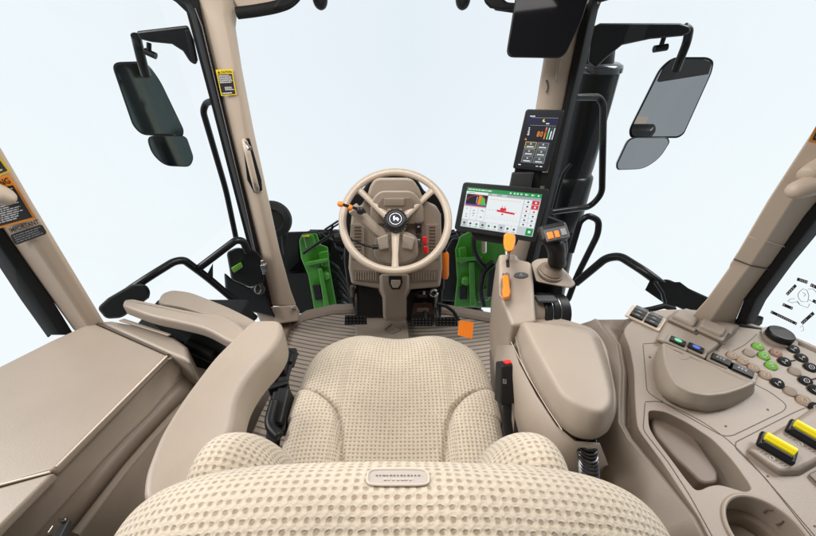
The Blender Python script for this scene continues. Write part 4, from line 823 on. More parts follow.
for x, y in ((3, 19.5), (3, 13.5), (3, 11), (10, 18), (10.5, 12.5), (10, 15), (18, 19), (18, 12), (20, 18)): cv_.rect(x, y, x+random.uniform(1, 2.4), y+.7, EDG, 2)
cv_.rect(23, 8, 58, 35, EW, 1); cv_.poly([(25, 31.5), (56, 32.3), (56, 32.9), (25, 32.4)], em('sand', (.75, .7, .5)), 2)
cv_.poly([(34, 20.2), (52, 19), (52, 20.8), (34, 22.3)], ER, 2); cv_.rect(37, 21.8, 43, 24.5, ER, 2); cv_.rect(38.3, 24.5, 38.9, 26.5, ER, 2); cv_.rect(41, 24.5, 41.6, 26.5, ER, 2); cv_.rect(39, 17.4, 41, 18.8, ER, 2)
for k in range(9): cv_.rect(26+k*3.2, 21.1, 27.4+k*3.2, 21.5, EGY, 1.6)
for k in range(11): cv_.rect(25+k*2.9, 12.2+.5*(k % 3), 26.6+k*2.9, 12.7+.5*(k % 3), ELG, 2); cv_.rect(25+k*2.9, 15, 26+k*2.9, 15.3, ELG, 2)
for j in range(6):
    for i in range(2):
        x, y = 59+i*7.4, 8.6+j*4.5; cv_.rect(x, y, x+6.8, y+4, ER if (i == 1 and j > 3) else EW, 2); cv_.rect(x+2.6, y+1.2, x+4.4, y+2.8, ER if j == 3 else (EW if (i == 1 and j > 3) else EDG), 3)
for k in range(9): cv_.rect(.6+k*6.4, 1.0, 6.4+k*6.4, 7.6, EW if k % 3 else ELG, 1); cv_.disc(3.4+k*6.4, 4.4, 1.3, EDG if k not in (2, 4) else EG, 2, 8); cv_.rect(1.6+k*6.4, 1.5, 5+k*6.4, 2.1, EG if k < 4 else EGY, 2)
cv_.rect(66.4, .5, 73.2, 7.6, EG, 3); cv_.rect(68.6, 3, 71, 5.4, EW, 4)
mb.build('display', e, flat=True)
mb = MB(BLK); mb.frus([(512, 172), (534, 172), (530, 192), (508, 192)], (pA[0], pA[1]-.05), (pA[0], pA[1]-.09)); mb.build('upper_bracket', e, bevel=.004); mb = MB(BLK); mb.frus([(470, 230), (520, 236), (516, 246), (474, 240)], (pA[0], pA[1]-.025), (pA[0], pA[1]-.06)); mb.tube([P(484, 234, (pA[0], pA[1]-.03)), P(484, 252, (pA[0], pA[1]-.1))], .008, SIL); mb.build('mounting_bracket', e, bevel=.004)
pB = NP(-ray(530, 140)+Vector((-.05, .05, 0)), PD(530, 140, 1.02))
e, mb, cv_ = screen('touch_screen', 'small upright black touch screen with coloured gauge bars above the large one', [(512.5, 168.5), (547.5, 171.8), (565, 109.8), (526, 109)], [(516, 166), (545, 169), (561, 112.5), (529, 112)], pB, 30, 56, rr=.008)
EN = em('navy', (.015, .015, .05)); cv_.rect(0, 44, 30, 50.5, EN, 1); cv_.lines(2, 51.2, 7, 52.8, 1, EW, 2, .7, .05); cv_.rect(4, 50.5, 29, 50.8, EGY, 2); cv_.rect(4, 43, 29, 43.3, EGY, 2); cv_.disc(16.5, 48, 1.5, EY, 2); cv_.disc(17.6, 48.6, 1.2, EN, 2.5) ; cv_.rect(19, 44.6, 22, 45.6, EW, 2)
for k in range(5): cv_.rect(3.5+.3*(k % 2), 33+k*1.7, 5.6-.2*k, 34+k*1.7, EW, 2)
cv_.text(13, 32, 5.4, '8', EO, 2, 2.6, True); cv_.text(16.2, 32, 5.4, '0', EO, 2, 2.4, True)
for x, m_, h in ((20, EO, 41.5), (22.8, ECY, 41), (25.4, EW, 38), (27.8, ELG, 41)):
    cv_.rect(x, 29.5, x+1.5, 42, EDG, 2); cv_.rect(x+.2, 29.8, x+1.3, h, m_, 3)
cv_.rect(22.8, 31, 24.3, 36, mat('screen_bar_green', (0, 0, 0), .3, emit=(.1, .6, .1)), 3.5); cv_.rect(20, 36, 21.5, 39, ER, 3.5)
cv_.poly([(2, 28), (4.6, 28), (3.3, 30.4)], EO, 2)
for j in range(3):
    for i in range(2):
        x, y = 4+i*12.2, 5+j*7.4; cv_.rect(x, y, x+11, y+6.6, EDG, 1); cv_.frame(x, y, x+11, y+6.6, .35, EY if (i == 0 and j == 2) else EGY, 2); cv_.rect(x+2, y+1.2, x+9, y+2.2, EW, 2); cv_.disc(x+5.5, y+4.6, .9, ELG, 2, 8)
for x in (2, 20, 24): cv_.rect(x, 1.6, x+2.6, 2.6, EW if x != 20 else ELG, 2)
mb.build('display', e, flat=True)
mb = MB(BLK); mb.frus([(516, 164), (543, 166), (540, 190), (511, 188)], (pB[0], pB[1]-.02), (pB[0], pB[1]-.05)); cvb = [P(x, y, (pB[0], pB[1]-.018)) for x, y in ((525, 176), (530, 176.5), (529, 180), (524, 179.5))]; mb.tube(cvb, .001, MGY, 5, True)
mb.frus([(538, 172), (549, 173), (546, 186), (535, 186)], (pB[0], pB[1]-.02), (pB[0], pB[1]-.06)); mb.build('mounting_bracket', e, bevel=.004)

# ================================================================== RIGHT ARMREST WITH CONTROLS
AR = E('control_armrest', 'wide beige right armrest with orange levers, thumb wheel and padded top', 'armrest', P(560, 470, Zp(.30)))
zq = NP((0, .05, 1), (0, .46, .80))
topo = [(521, 321), (546, 323), (570, 327), (588, 331.5), (593, 336), (601, 356), (608, 378), (612, 395), (611, 406), (603, 413), (592, 412), (575, 405), (560, 394), (545, 368), (532, 343)]
boto = [(513, 326), (546, 323), (572, 325), (593, 331), (600, 338), (607, 358), (612, 378), (614, 400), (614, 420), (603, 436), (588, 440), (572, 436), (556, 420), (537, 390), (521, 358)]
def pz(l, dz): return PL(l, (zq[0], zq[1]+dz))
def mix(a, b_, t): return [(x0+(x1-x0)*t, y0+(y1-y0)*t) for (x0, y0), (x1, y1) in zip(a, b_)]
cA = (570, 370)
mb = MB(LEA); rg = []
for dz, t, g in ((-.066, .96, .008), (-.060, 1, .002), (-.054, 1.0, 0), (-.036, .72, 0), (-.020, .40, 0), (-.012, .22, 0), (-.007, .11, .0005), (-.003, .04, .002), (-.001, .01, .005), (0, 0, .009)):
    rg.append(inset(curve_pts(pz(mix(topo, boto, t), dz), .016, 4, True), g))
mb.ring(rg); mb.build('pad', AR, angle=70)
# lower shell
zb = [(504, 300), (513, 330), (521, 362), (540, 398), (558, 424), (573, 436), (590, 439), (606, 432), (615, 413), (616, 395), (606, 345), (594, 328), (560, 318), (530, 316)]
mb = MB(BEI); mb.ring([curve_pts(PL(zb, Zp(.742)), .02, 3, True), curve_pts(PL([(x+1, y+2) for x, y in zb], Zp(.725)), .02, 3, True), curve_pts(PL([(502, 310), (508, 345), (516, 378), (534, 414), (553, 432), (572, 440), (588, 442), (602, 436), (612, 420), (612, 400), (604, 350), (592, 330), (560, 320), (530, 318)], Zp(.68)), .02, 3, True)]); mb.build('lower_shell', AR, bevel=.005)
# tower
tw = [(499, 254), (517, 254), (518, 259), (531, 262), (533.5, 283), (534.5, 302), (536, 322), (522, 325), (512, 326), (502, 300), (499, 282)]
pt = NP((0, -.32, 1), P(515, 320, Zp(.785)))
mb = MB(BEI); top_ = PL(tw, pt); low_ = [P(x, y, Zp(.42)) for x, y in ((491, 300), (510, 300), (520, 302), (530, 304), (533, 320), (535, 345), (536, 365), (520, 400), (510, 400), (494, 372), (489, 338))]
mid_ = [a.lerp(b_, .12)+Vector((-.004 if i in (0, 9, 10, 8) else .0, 0, 0)) for i, (a, b_) in enumerate(zip(top_, low_))]
mb.ring([low_, mid_, top_]); mb.build('tower', AR, bevel=.012, seg=4, angle=30)
mb = MB(BEI); mb.loft([[P(x, y, Zp(.735)) for x, y in ((513, 345), (515, 352), (519, 364), (536, 396), (556, 426), (575, 442), (600, 444))], [P(x, y, Zp(.60)) for x, y in ((498, 345), (500, 360), (506, 392), (520, 425), (545, 462), (575, 480), (610, 470))], [P(x, y, Zp(.30)) for x, y in ((490, 350), (492, 400), (500, 440), (515, 490), (545, 540), (580, 560), (640, 560))]])
mb.build('side_skirt', AR, solid=.004, angle=60)
mb = MB(mat('pale_seam', (.50, .42, .33), .4)); mb.tube(pz([(511, 342), (528, 376), (549, 411), (562, 430)], -.058), .0009); mb.build('seam', AR)
# levers
def tp(x, y, h=0): return P(x, y, (pt[0], pt[1]+h))
mb = MB(BLK); mb.prism([tp(506, 259, .001), tp(509, 259, .001), tp(509.5, 267, .001), tp(506.5, 267, .001)], (0, 0, -.002)); mb.build('lever_slot', AR, flat=True)
mb = MB(ORG); mb.ring([curve_pts([tp(508.5+(x-508.5)*k, 244+(y-244)*k, h) for x, y in ((504, 233), (515, 233.5), (516, 240), (513.5, 252), (505, 252), (503, 243))], .01, 3, True) for k, h in ((.8, .035), (1, .045), (1, .062), (.85, .070))]); mb.build('throttle_lever', AR, bevel=.003)
mb = MB(SIL); mb.tube([tp(509, 252, .045), tp(508, 260, .0)], .004); mb.build('lever_stem', AR)
mb = MB(BEID); o = curve_pts([tp(x, y, .0012) for x, y in ((500, 284), (503, 274), (509, 272), (512, 280), (511, 296), (506, 301), (500, 296))], .01, 3, True); mb.prism(o, (0, 0, -.002)); mb.tube(o, .0018, BEI, 6, True); mb.build('lever_recess', AR, flat=False)
mb = MB(ORG); mb.ring([curve_pts([tp(506+(x-506)*k, 287+(y-287)*k, h) for x, y in ((502, 275), (509, 275), (510, 288), (511, 292), (509, 299), (503, 300), (501.5, 292), (503, 288))], .006, 3, True) for k, h in ((.9, .004), (1, .012), (1, .022), (.8, .028))]); mb.build('range_lever', AR, bevel=.002)
mb = MB(SIL); mb.tube([tp(503, 275.5, .018), tp(509, 275.5, .018)], .005); mb.build('lever_cap', AR)
mb = MB(GRY, MGY); mb.prism([tp(521+7.2*math.cos(a*.3), 275+2.8*math.sin(a*.3), .0025) for a in range(21)], (0, 0, -.003), GRY); cc = [tp(521+1.8*math.cos(a), 275+1.6*math.sin(a), .004) for a in (math.pi/2*3, math.pi/6, math.pi/6*5)]; mb.tube(cc, .0006, WHT, 4, True); mb.build('badge', AR, flat=True)
# joystick shelf
mb = MB(BEI); sh = [(531, 263), (537, 259), (548, 258), (560, 266), (567, 272), (576, 284), (571, 288.5), (536, 282)]
pj = NP((0, -.2, 1), P(550, 275, Zp(.80))); mb.ring([curve_pts([P(x, y, (pj[0], pj[1]+h)) for x, y in sh], .008, 3, True) for h in (-.045, 0)]); mb.build('joystick_shelf', AR, bevel=.006)
mb = MB(BLK); a = PL([(535.5, 283), (563, 287), (562, 305), (535, 303)], Yp(.72)); mb.ring([a, [p+Vector((0, .08, -.01)) for p in a]]); mb.build('shelf_support', AR, bevel=.003)
mb = MB(BEID); c_ = P(552, 269, Zp(.815)); mb.lathe(c_, (.1, -.15, 1), [(.031, -.014), (.031, -.008), (.027, -.006), (.028, -.002), (.023, .004), (.020, .008), (.001, .008)], seg=36); mb.build('joystick_gaiter', AR)
JS = E('joystick', 'black multifunction joystick with grey and orange thumb buttons behind the tower', 'joystick', c_)
mb = MB(BLK); pth = [P(x, y, Zp(z)) for x, y, z in ((557, 267, .82), (557, 258, .85), (556, 248, .885), (552, 238, .915))]
rings = []
for p, rx, ry in zip(pth, (.026, .019, .022, .028), (.020, .018, .020, .020)): rings.append([p+Vector((rx*math.cos(k*math.pi/12), ry*math.sin(k*math.pi/12), 0)) for k in range(24)])
mb.ring(rings); mb.build('grip', JS, sub=1)
hd = pth[-1]; mb = MB(BLK); R = Matrix.Rotation(-.25, 3, 'Y')@Matrix.Rotation(.6, 3, 'X'); mb.box(hd+Vector((0, 0, .012)), (.060, .040, .026), BLK, R=R); mb.build('head', JS, bevel=.009, seg=4)
mb = MB(MGY, ORG, WHT); mb.box(hd+R@Vector((.004, -.004, .0285)), (.048, .028, .004), GRY, R=R); mb.box(hd+R@Vector((-.010, -.006, .031)), (.012, .016, .004), ORG, R=R); mb.box(hd+R@Vector((.004, -.006, .031)), (.009, .016, .004), ORG, R=R); mb.box(hd+R@Vector((.018, -.004, .031)), (.010, .016, .003), MGY, R=R); mb.build('thumb_button', JS, bevel=.0015)
# roller
mb = MB(BLK, SIL, GRY); rc = P(551, 311, Yp(.66)); ax = Vector((1, 0.12, -.12)).normalized(); R_ = .047
c0 = P(536, 312, Yp(.66)); mb.lathe(c0, ax, [(.010, 0), (R_*.96, .0), (R_, .003), (R_, .016), (R_*.93, .018), (R_*.93, .021), (R_, .023), (R_, .034), (R_*.93, .036), (R_*.93, .040), (R_*.98, .042), (R_*.96, .064), (R_*.7, .070), (.01, .070)], BLK, 48)
for h in (.018, .038): mb.lathe(c0, ax, [(R_*.96, h+.0005), (R_*.96, h+.0015)], SIL, 48)
mb.build('thumb_wheel', AR, angle=25)
mb = MB(BEI); mb.lathe(c0-ax*.03, ax, [(.01, 0), (.030, 0), (.040, .008), (.041, .03), (.01, .03)], seg=40); mb.build('wheel_housing', AR)
mb = MB(GRY); mb.box(P(546, 299, Yp(.65)), (.045, .03, .008), GRY, rot=(-.3, 'X')); mb.build('wheel_cover', AR, bevel=.003)
mb = MB(mat('cable_black', (.015, .015, .017), .2, spec=.8)); b_ = [PD(586+3*math.sin(t*1.2), 436+38*t, .635-.04*t) for t in [k/40 for k in range(41)]]
hel = []
for k in range(361):
    t = k/360; i = min(39, int(t*40)); p = b_[i].lerp(b_[i+1], t*40-i); a = t*10*2*math.pi; hel.append(p+Vector((.0145*math.cos(a), .0145*math.sin(a), 0)))
mb.tube(hel, .0024, seg=8); tag(mb.build('coiled_cable'), 'black coiled cable hanging below the right armrest pad', 'cable')

# ================================================================== RIGHT SIDE CONSOLE
SC = E('side_console', 'large beige side console with round buttons, cup holder and yellow levers at the right', 'console', P(700, 450, Zp(.1)))
zt = .67
def T(x, y, h=0): return P(x, y, Zp(zt+h))
outline = [(636, 317), (655, 310), (682, 309), (700, 310), (725, 315), (760, 326), (800, 340), (850, 362), (960, 420), (960, 620), (735, 620), (720, 560), (700, 519), (661.5, 461), (637, 428), (635, 402), (634, 370), (629, 345), (622, 330)]
mb = MB(BEI); mb.prism([T(x, y) for x, y in curve_pts([(x, y, 0) for x, y in outline], 12, 3, True) for x, y in [(x, y)]] if 0 else [T(p.x, p.y) for p in curve_pts([(x, y, 0) for x, y in outline], 8, 3, True)], (0, 0, -.12))
body = mb.build('body', SC, angle=40)
def cut(ob, cutter):
    md = ob.modifiers.new('c', 'BOOLEAN'); md.operation = 'DIFFERENCE'; md.object = cutter; md.solver = 'EXACT'
    bpy.context.view_layer.update(); me = bpy.data.meshes.new_from_object(ob.evaluated_get(bpy.context.evaluated_depsgraph_get()))
    ob.modifiers.remove(md); old = ob.data; ob.data = me; me.name = ob.name; bpy.data.objects.remove(cutter); 
pk = [(650.5, 408), (656, 407.5), (668, 409), (690, 420), (716, 437), (736, 458), (752, 480), (755, 487), (748, 489), (735, 485), (722, 481.5), (712, 483), (704, 487), (698, 487), (690, 478), (675, 458), (658, 436), (651, 424)]
mbc = MB(BEID); o1 = [T(p.x, p.y, .01) for p in curve_pts([(x, y, 0) for x, y in pk], 8, 3, True)]; mbc.prism(o1, (0, 0, -.075), BEID); cut(body, mbc.build('cutter', flat=True))
cup = Vector((.545, .222, zt)); mbc = MB(BEID); mbc.lathe(cup+Vector((0, 0, .02)), (0, 0, -1), [(.054, 0), (.050, .085)], BEID, 56); cut(body, mbc.build('cutter', flat=True))
mbc = MB(BEID); mbc.prism([T(x, y, .01) for x, y in ((757, 447), (774, 432), (797, 451), (779, 467))], (0, 0, -.035)); cut(body, mbc.build('cutter', flat=True))
me = body.data
for p in me.polygons: p.use_smooth = True
me.set_sharp_from_angle(angle=math.radians(35))
md = body.modifiers.new('b', 'BEVEL'); md.width = .004; md.segments = 3; md.limit_method = 'ANGLE'; md.angle_limit = math.radians(50); body.modifiers.new('w', 'WEIGHTED_NORMAL')
def curve_xy(l, r=8): return [(p.x, p.y) for p in curve_pts([(x, y, 0) for x, y in l], r, 3, True)]
# pocket inner step and cup liner
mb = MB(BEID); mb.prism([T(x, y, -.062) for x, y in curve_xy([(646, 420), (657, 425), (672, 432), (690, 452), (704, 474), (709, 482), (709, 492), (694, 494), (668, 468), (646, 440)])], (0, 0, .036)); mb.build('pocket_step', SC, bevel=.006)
mb = MB(BEI); mb.tube([cup+Vector((.0565*math.cos(k*math.pi/32), .0565*math.sin(k*math.pi/32), .001)) for k in range(64)], .0035, seg=10, closed=True); mb.build('cup_holder_rim', SC)
mb = MB(BEID); mb.lathe(cup+Vector((0, 0, -.045)), (0, 0, -1), [(.0515, 0), (.040, .001), (.038, .004), (.038, .020)], seg=56) if 0 else mb.ring([[cup+Vector((r*math.cos(k*math.pi/28), r*math.sin(k*math.pi/28), h)) for k in range(56)] for r, h in ((.0505, -.038), (.041, -.040), (.039, -.044), (.039, -.062))], caps=False); mb.build('cup_holder', SC, angle=30)
mb = MB(LIN)
def seam(pts, w_=.0014, closed=False, r=.02):
    q = curve_pts([T(x, y) for x, y in pts], r, 4, closed); mb.strip(q+([q[0]] if closed else []), w_, (0, 0, 1))
seam([(643, 345), (647, 392), (662, 402), (690, 418), (722, 436), (732, 436), (784, 411), (787, 405), (770, 392), (752, 383)], r=.01)
seam([(643, 344), (657, 343)])
seam([(645, 403), (643, 430), (668, 462), (690, 496), (712, 536), (725, 560)], r=.01); seam([(645, 402), (660, 401), (700, 420), (730, 441), (760, 472), (792, 512), (816, 542)])
seam([(731, 352), (745, 345), (757, 334)]); seam([(697, 356), (712, 352), (722, 345), (735, 333)])
seam([(641, 312), (662, 323), (672, 318)], r=.004)
seam([(736, 442), (735, 448), (765, 478), (818, 540)], r=.006); seam([(736, 442), (795, 412), (820, 402)])
seam([(677, 313), (705, 319), (738, 329)], .0016)
for x, y in ((650, 357), (662, 401.5), (726, 426), (768, 409.5), (768, 476), (815, 526)): mb.prism([T(x-1, y-1, .001), T(x+1, y-.4, .001), T(x+1, y+1, .001), T(x-1, y+.4, .001)], (0, 0, -.001))
for pts in ([(670, 412), (677, 416), (673, 423)], ): mb.strip([P(x, y, NP((-.6, .5, .5), T(675, 418, -.02))) for x, y in pts], .0022, (-.6, .5, .5))
mb.build('seam', SC, flat=True)
mb = MB(LIN)
for pts in ([(763, 513), (767, 510), (773, 510)], [(776, 525), (780, 524), (784, 521)]):
    mb.tube([cup+(lambda d: Vector((d.x, d.y, 0)).normalized()*.0498+Vector((0, 0, -.02)))(T(x, y)-cup) if 0 else P(x, y, NP((-.75, -.62, .2), cup+Vector((.0375, .031, -.02)))) for x, y in pts], .0011, seg=6)
mb.build('cup_insert_slot', SC)
# channel and inner ridge
ch = [[(597, 320), (612, 319), (623, 319), (636, 317)], [(603, 329), (610, 328), (620, 330), (626, 331)], [(618, 345), (623, 345), (630, 348), (632, 350)], [(622, 370), (627, 370), (634, 372), (635, 372)], [(621, 400), (626, 400), (635, 402), (636, 403)], [(621, 424), (626, 426), (636, 428), (638, 429)], [(630, 440), (634, 440), (652, 452), (654, 452)], [(662, 478), (666, 478), (688, 500), (690, 500)], [(694, 518), (698, 518), (712, 540), (714, 540)], [(716, 560), (720, 560), (735, 580), (737, 580)]]
mb = MB(BEID); rl, rf, rg_, rh = [], [], [], []
for a, b_, c_, d in ch: rl.append(T(*a, -.004)); rf.append(T(b_[0]+1, b_[1]+1, -.040)); rg_.append(T(c_[0]+2, c_[1]+1, -.040)); rh.append(T(*d, -.002))
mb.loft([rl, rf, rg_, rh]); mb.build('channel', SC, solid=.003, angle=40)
mb = MB(BEI); ri = []
ins = [(560, 335), (575, 338), (592, 352), (600, 374), (602, 402), (600, 430), (604, 452), (626, 500), (650, 535), (672, 570)]
ins2 = [(540, 345), (560, 355), (570, 370), (575, 400), (575, 430), (575, 460), (585, 490), (600, 530), (620, 570), (640, 600)]
r0 = [p+Vector((.001, 0, 0)) for p in rl]; r1 = [p+Vector((-.006, 0, .003)) for p in rl]; r2 = [p+Vector((-.014, 0, -.004)) for p in rl]
r3 = [P(x, y, Zp(.63)) for x, y in ins]; r3[0] = P(572, 327, Zp(.63)); r4 = [P(x, y, Zp(.50)) for x, y in ins2]
mb.loft([r0, r1, r2, r3, r4]); mb.build('inner_wing', SC, solid=.003, angle=50)
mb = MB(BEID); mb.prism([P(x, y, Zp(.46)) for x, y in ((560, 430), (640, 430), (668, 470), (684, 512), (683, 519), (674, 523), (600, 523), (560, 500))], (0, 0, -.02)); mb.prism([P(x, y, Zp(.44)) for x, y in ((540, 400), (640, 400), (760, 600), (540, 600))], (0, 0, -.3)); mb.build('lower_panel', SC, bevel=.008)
# raised hand rest
HR0 = [(659, 346), (653.5, 362), (653, 378), (657, 391), (666, 401), (684, 409), (708, 413), (728, 409), (744, 401), (755, 393), (753, 384), (728, 372), (700, 360), (678, 350)]
HR1 = [(662, 342), (663, 352), (665, 364), (669, 375), (676, 385), (690, 393), (708, 396), (726, 394), (742, 389), (756, 383), (750, 380), (728, 370), (700, 358), (678, 348)]
mb = MB(LEA); rg = []
for h, t, g in ((-.002, 0, 0), (.010, .14, 0), (.022, .46, 0), (.032, .80, 0), (.037, .94, 0), (.0395, .99, .001), (.040, 1, .003), (.039, 1, .006), (.0375, 1, .011)):
    rg.append(inset(curve_pts([T(x, y, h) for x, y in mix(HR0, HR1, t)], .010, 4, True), g))
mb.ring(rg); mb.build('hand_rest', SC, angle=70)
mb = MB(BEI); mb.prism([T(684.5+5.5*math.cos(k*.35), 356.5+3*math.sin(k*.35), .0385) for k in range(18)], (0, 0, -.004)); mb.build('hand_rest_dimple', SC, bevel=.001)
# sloped switch strip between pillar and hand rest
mb = MB(BEI); mb.ring([[T(x, y, h) for x, y, h in r] for r in ([(655, 341, .0), (668, 315, .0), (686, 308, .0), (742, 325, .0), (735, 334, .0), (702, 362, .0)], [(657, 339, .014), (671, 316, .014), (686, 311, .014), (734, 326, .014), (731, 334, .014), (703, 357, .014)])]); mb.build('switch_base', SC, bevel=.005)
def sq(cx, cy, w_, h_, ht, name, m, rim=True, base=.014):
    ux = (T(cx+1, cy+.45)-T(cx, cy)).normalized(); uy = Vector((-ux.y, ux.x, 0)); c_ = T(cx, cy, base)
    mm = MB(m); R = Matrix((ux, uy, Vector((0, 0, 1)))).transposed(); mm.box(c_+Vector((0, 0, ht/2)), (w_, h_, ht), m, R=R)
    ob = mm.build(name, SC, bevel=min(.006, ht*.45, w_*.3), seg=3)
    return c_, ux, uy, R, ob
for cx, cy in ((683.5, 322.5), (710.5, 332)):
    sq(cx+1.1, cy+.9, .064, .052, .003, 'switch_surround', LIN); sq(cx+.2, cy+.1, .058, .047, .009, 'switch_bezel', BEI); c_, ux, uy, R, ob = sq(cx-.5, cy-.6, .048, .038, .018, 'square_switch', BEI)
def rocker(cx, cy, w_, h_, em_, base, cxo=0):
    c_, ux, uy, R, ob = sq(cx, cy, w_+.014, h_+.012, .004, 'rocker_frame', BEI, base=base)
    mm = MB(GLB, em_ or GRY, MGY); mm.box(c_+Vector((0, 0, .006)), (w_, h_, .007), BLK, R=R)
    ob2 = mm.build('rocker_switch', SC, bevel=.002)
    mm = MB(em_ or MGY); t0 = c_+Vector((0, 0, .0100))
    if em_:
        mm.prism([t0+ux*(.008*math.cos(k*.5))+uy*(.0055*math.sin(k*.5)) for k in range(12)], (0, 0, .0004), em_)
    else:
        for a in (-.008, -.002, .004): mm.box(t0+ux*a, (.004, .005, .0006), MGY, R=R)
        mm.box(t0+uy*.006, (.016, .002, .0006), MGY, R=R)
    mm.build('switch_symbol', ob2, flat=True)
rocker(676.5, 343.3, .031, .019, EGB, .014); rocker(694.4, 350, .031, .019, EBB, .012); rocker(719.5, 361.8, .036, .022, None, .002); rocker(741, 372.6, .038, .023, None, .002)
# window switch cluster
c_, ux, uy, R, ob = sq(645, 318.8, .082, .058, .006, 'switch_plate', mat('pale_trim', (.60, .50, .40), .4), base=0)
for i in range(2):
    for j, nm in enumerate((0, 1, 2)):
        mm = MB(GRY, IW); cc = c_+ux*((i-.5)*.034)+uy*((j-1)*.0165)+Vector((0, 0, .009)); mm.box(cc, (.030, .0145, .008), BLK if j < 2 else GRY, R=R)
        mm.box(cc+Vector((0, 0, .0043)), (.010, .0035, .0006), MGY, R=R); mm.build('window_switch', SC, bevel=.002)
# round buttons
def btn(x, y, m, r=.0125, sym=None):
    r *= .83; tl = Vector((-.28, -.38, 1)).normalized()
    c_ = T(x, y, .0015); mm = MB(m); mm.lathe(c_, tl, [(r*1.05, .0), (r*1.05, .001), (r*1.04, .0035), (r*.95, .0052), (r*.7, .0056), (.001, .0052)], m, 28)
    mm.lathe(c_-tl*.004, tl, [(r*1.16, 0), (r*1.16, .0045), (.002, .0046)], LIN, 28)
    ob = mm.build('push_button', SC, angle=40)
    if sym:
        s_ = MB(sym); ux = Vector((.88, .47, 0)).normalized(); ux = (ux-tl*ux.dot(tl)).normalized(); uy = tl.cross(ux); t0 = c_+tl*.0062; k = r*.6; random.seed(int(x*10+y))
        kind = random.randint(0, 4)
        def ln(*pts): s_.tube([t0+ux*(a*k)+uy*(b_*k) for a, b_ in pts], .0006, sym, 4)
        if kind == 0: ln((-.8, -.5), (.8, -.5)); ln((-.8, -.5), (-.8, .4), (.2, .4), (.8, -.1), (.8, -.5)); ln((-.3, .8), (.4, .8))
        elif kind == 1: s_.tube([t0+ux*(.7*k*math.cos(a*.63))+uy*(.7*k*math.sin(a*.63)) for a in range(10)], .0006, sym, 4, True); ln((0, -.3), (0, .4))
        elif kind == 2: ln((-.9, .1), (-.2, -.6), (.2, .5), (.9, -.1)); ln((-.5, .7), (.5, .7))
        elif kind == 3: ln((-.7, -.6), (-.7, .6)); ln((-.3, 0), (.8, 0)); ln((.4, .4), (.8, 0), (.4, -.4))
        else: ln((-.8, .3), (.8, .3)); ln((-.8, -.3), (.8, -.3)); ln((0, .8), (0, -.8))
        s_.build('button_symbol', ob, flat=True)
mb_ = mat('button_brown', (.36, .27, .20), .4); rb_ = mat('button_red_brown', (.30, .17, .13), .4)
for x, y in ((757.6, 347), (763.5, 356.3), (770.8, 366.2)): btn(x, y, GRN2, sym=WHT)
for x, y in ((731.9, 356), (742.3, 361.5), (753.2, 368.3), (765, 375.7)): btn(x, y, mb_, .012, LBE)
btn(803.2, 401.2, mb_, .0135, LBE); btn(775.5, 353.4, rb_, .0125, LBE)
for x, y in ((748.8, 353.4), (794.3, 372), (789.8, 392)): btn(x, y, BEI, .012)
for x, y in ((776.9, 383.7), (784, 362.3), (805, 381.5), (792.7, 349.7), (801, 358.6), (810, 368), (814.5, 390.5), (815, 408.5)): btn(x, y, BLK, .0132, WHT)
mb = MB(LIN); mb.tube([T(788, 361, .002), T(796, 360, .002)], .001); mb.tube([T(809, 380, .002), T(820, 377, .002)], .001); mb.build('link_mark', SC)
mb = MB(GLB, GRY); mb.lathe(T(778, 338.5), (0, 0, 1), [(.034, .0), (.034, .006)], BEI, 40); mb.lathe(T(778, 337.5, .006), (0, 0, 1), [(.024, 0), (.0265, .003), (.0265, .014), (.024, .017), (.021, .0175), (.020, .0175), (.001, .0175)], BLK, 40); mb.build('rotary_knob', SC, angle=25)
mb = MB(BEI); mb.tube([T(x, y, -.002) for x, y in ((786, 338), (800, 344), (820, 353), (850, 368))], .010, bend=.02); mb.build('edge_bead', SC)
# yellow lever panel
def Q(x, y, h): return T(x, y, h)
mb = MB(BEI); mb.ring([[Q(x, y, h) for x, y in o] for o, h in (([(744, 450), (766, 436), (792, 421), (816, 404), (860, 404), (860, 446), (824, 463), (801, 477), (779, 477), (766, 468)], -.002), ([(750, 450), (768, 438), (792, 424), (818, 408), (860, 408), (858, 440), (822, 457), (799, 469), (781, 471), (768, 463)], .014))]); mb.build('lever_panel', SC, bevel=.005)
def _u(): pass
def ylever(x, y):
    u = Vector((26, 13)); mm = MB(BLK)
    ux = (T(x+26, y+15)-T(x, y)).normalized(); uy = Vector((-ux.y, ux.x, 0)); R = Matrix((ux, uy, Vector((0, 0, 1)))).transposed(); c_ = T(x, y, .014)
    mm.box(c_+Vector((0, 0, .005)), (.052, .036, .012), BLK, R=R); mm.box(c_-uy*.010+Vector((0, 0, .008)), (.044, .010, .012), BLK, R=R); ob = mm.build('lever_block', SC, bevel=.004)
    m2 = MB(YEL); a = c_-ux*.021+uy*.004+Vector((0, 0, .015)); b_ = c_+ux*.021+uy*.004+Vector((0, 0, .015)); m2.tube([a, b_], .0072, seg=20); m2.box((a+b_)/2-uy*.004+Vector((0, 0, -.002)), (.041, .010, .008), YEL, R=R); m2.build('yellow_lever', SC, bevel=.0015)
    return c_, ux, uy
a1 = ylever(775, 449.5); a2 = ylever(804, 436.5)
mb = MB(WHT)
for (c_, ux, uy), dx in ((a1, 0), (a2, 0)):
    mb = MB(WHT)
    t0 = c_-uy*.024+Vector((0, 0, .0008))
    for a in (-.018, -.013, -.007, .008, .014, .019): mb.tube([t0+ux*a-uy*.0018, t0+ux*(a+.0025)+uy*.0018], .0006, seg=4)
    mb.tube([t0+ux*(.0035*math.cos(k*.7))+uy*(.0035*math.sin(k*.7)) for k in range(9)], .0006, seg=4, closed=True)
    mb.build('lever_symbol', SC)
mb = MB(BEID); mb.ring([[T(x, y, h) for x, y in ((808, 474), (830, 464), (850, 480), (826, 492))] for h in (0, .006)]); mb.build('blank_cover', SC, bevel=.003)

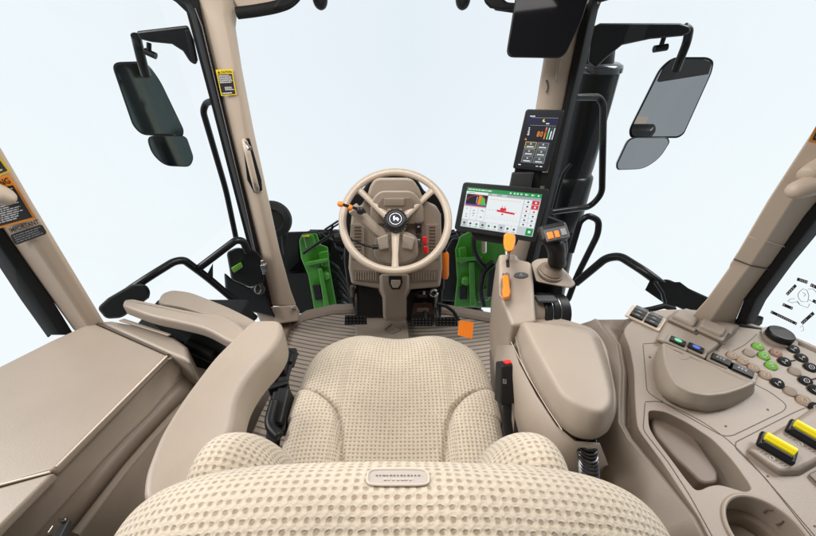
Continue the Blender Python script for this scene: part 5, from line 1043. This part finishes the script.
# ================================================================== LIGHT
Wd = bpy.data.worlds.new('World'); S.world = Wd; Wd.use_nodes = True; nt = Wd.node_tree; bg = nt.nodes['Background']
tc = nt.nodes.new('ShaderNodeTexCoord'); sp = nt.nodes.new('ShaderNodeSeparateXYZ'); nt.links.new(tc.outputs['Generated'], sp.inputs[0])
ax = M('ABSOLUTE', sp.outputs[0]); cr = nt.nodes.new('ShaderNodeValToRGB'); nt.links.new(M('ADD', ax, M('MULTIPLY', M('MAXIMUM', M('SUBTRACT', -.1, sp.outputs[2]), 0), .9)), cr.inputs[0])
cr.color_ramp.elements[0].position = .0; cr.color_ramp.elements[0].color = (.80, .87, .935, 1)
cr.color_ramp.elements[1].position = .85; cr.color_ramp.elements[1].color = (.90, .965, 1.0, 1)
# bright studio cove in front and to the sides, world dimmed behind and overhead to shade the cab
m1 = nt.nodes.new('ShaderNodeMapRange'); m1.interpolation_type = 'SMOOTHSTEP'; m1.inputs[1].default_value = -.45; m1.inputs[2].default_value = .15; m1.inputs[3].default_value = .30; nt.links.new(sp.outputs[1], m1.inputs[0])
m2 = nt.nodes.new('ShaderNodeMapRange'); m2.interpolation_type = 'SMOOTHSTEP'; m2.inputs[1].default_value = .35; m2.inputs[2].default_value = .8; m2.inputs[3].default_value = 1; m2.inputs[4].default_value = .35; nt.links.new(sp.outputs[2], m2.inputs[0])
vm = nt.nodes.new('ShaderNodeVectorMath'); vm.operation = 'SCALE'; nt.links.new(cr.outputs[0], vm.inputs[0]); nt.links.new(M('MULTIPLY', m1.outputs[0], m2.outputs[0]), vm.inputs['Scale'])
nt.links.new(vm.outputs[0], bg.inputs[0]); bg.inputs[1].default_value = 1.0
def area(loc, aim, size, e, col):  # unseen softboxes, added to brighten the cab interior
    l = bpy.data.lights.new('softbox', 'AREA'); l.shape = 'RECTANGLE'; l.size, l.size_y = size; l.energy = e; l.color = col
    o = bpy.data.objects.new('softbox', l); COL.objects.link(o); o.location = loc
    o.rotation_euler = (Vector(aim)-Vector(loc)).to_track_quat('-Z', 'Y').to_euler()
area((-.05, .75, 1.60), (-.03, .75, 0), (.7, .4), 11, (1, .97, .945))
area((-2.6, .3, 2.6), (.1, .8, .5), (1.4, 1.2), 95, (1, .965, .94))
area((2.4, 1.6, 2.9), (-.1, .6, .5), (1.4, 1.2), 70, (1, .97, .945))
rf = MB(PIL); rf.box((-.03, .42, 1.66), (1.7, 2.1, .08)); rf.build('roof_panel', RH, bevel=.02)
S.view_settings.view_transform = 'Standard'; S.view_settings.look = 'None'; S.view_settings.gamma = 1; S.view_settings.exposure = 0
S.render.engine = 'CYCLES'; S.cycles.max_bounces = 8; S.cycles.transparent_max_bounces = 12
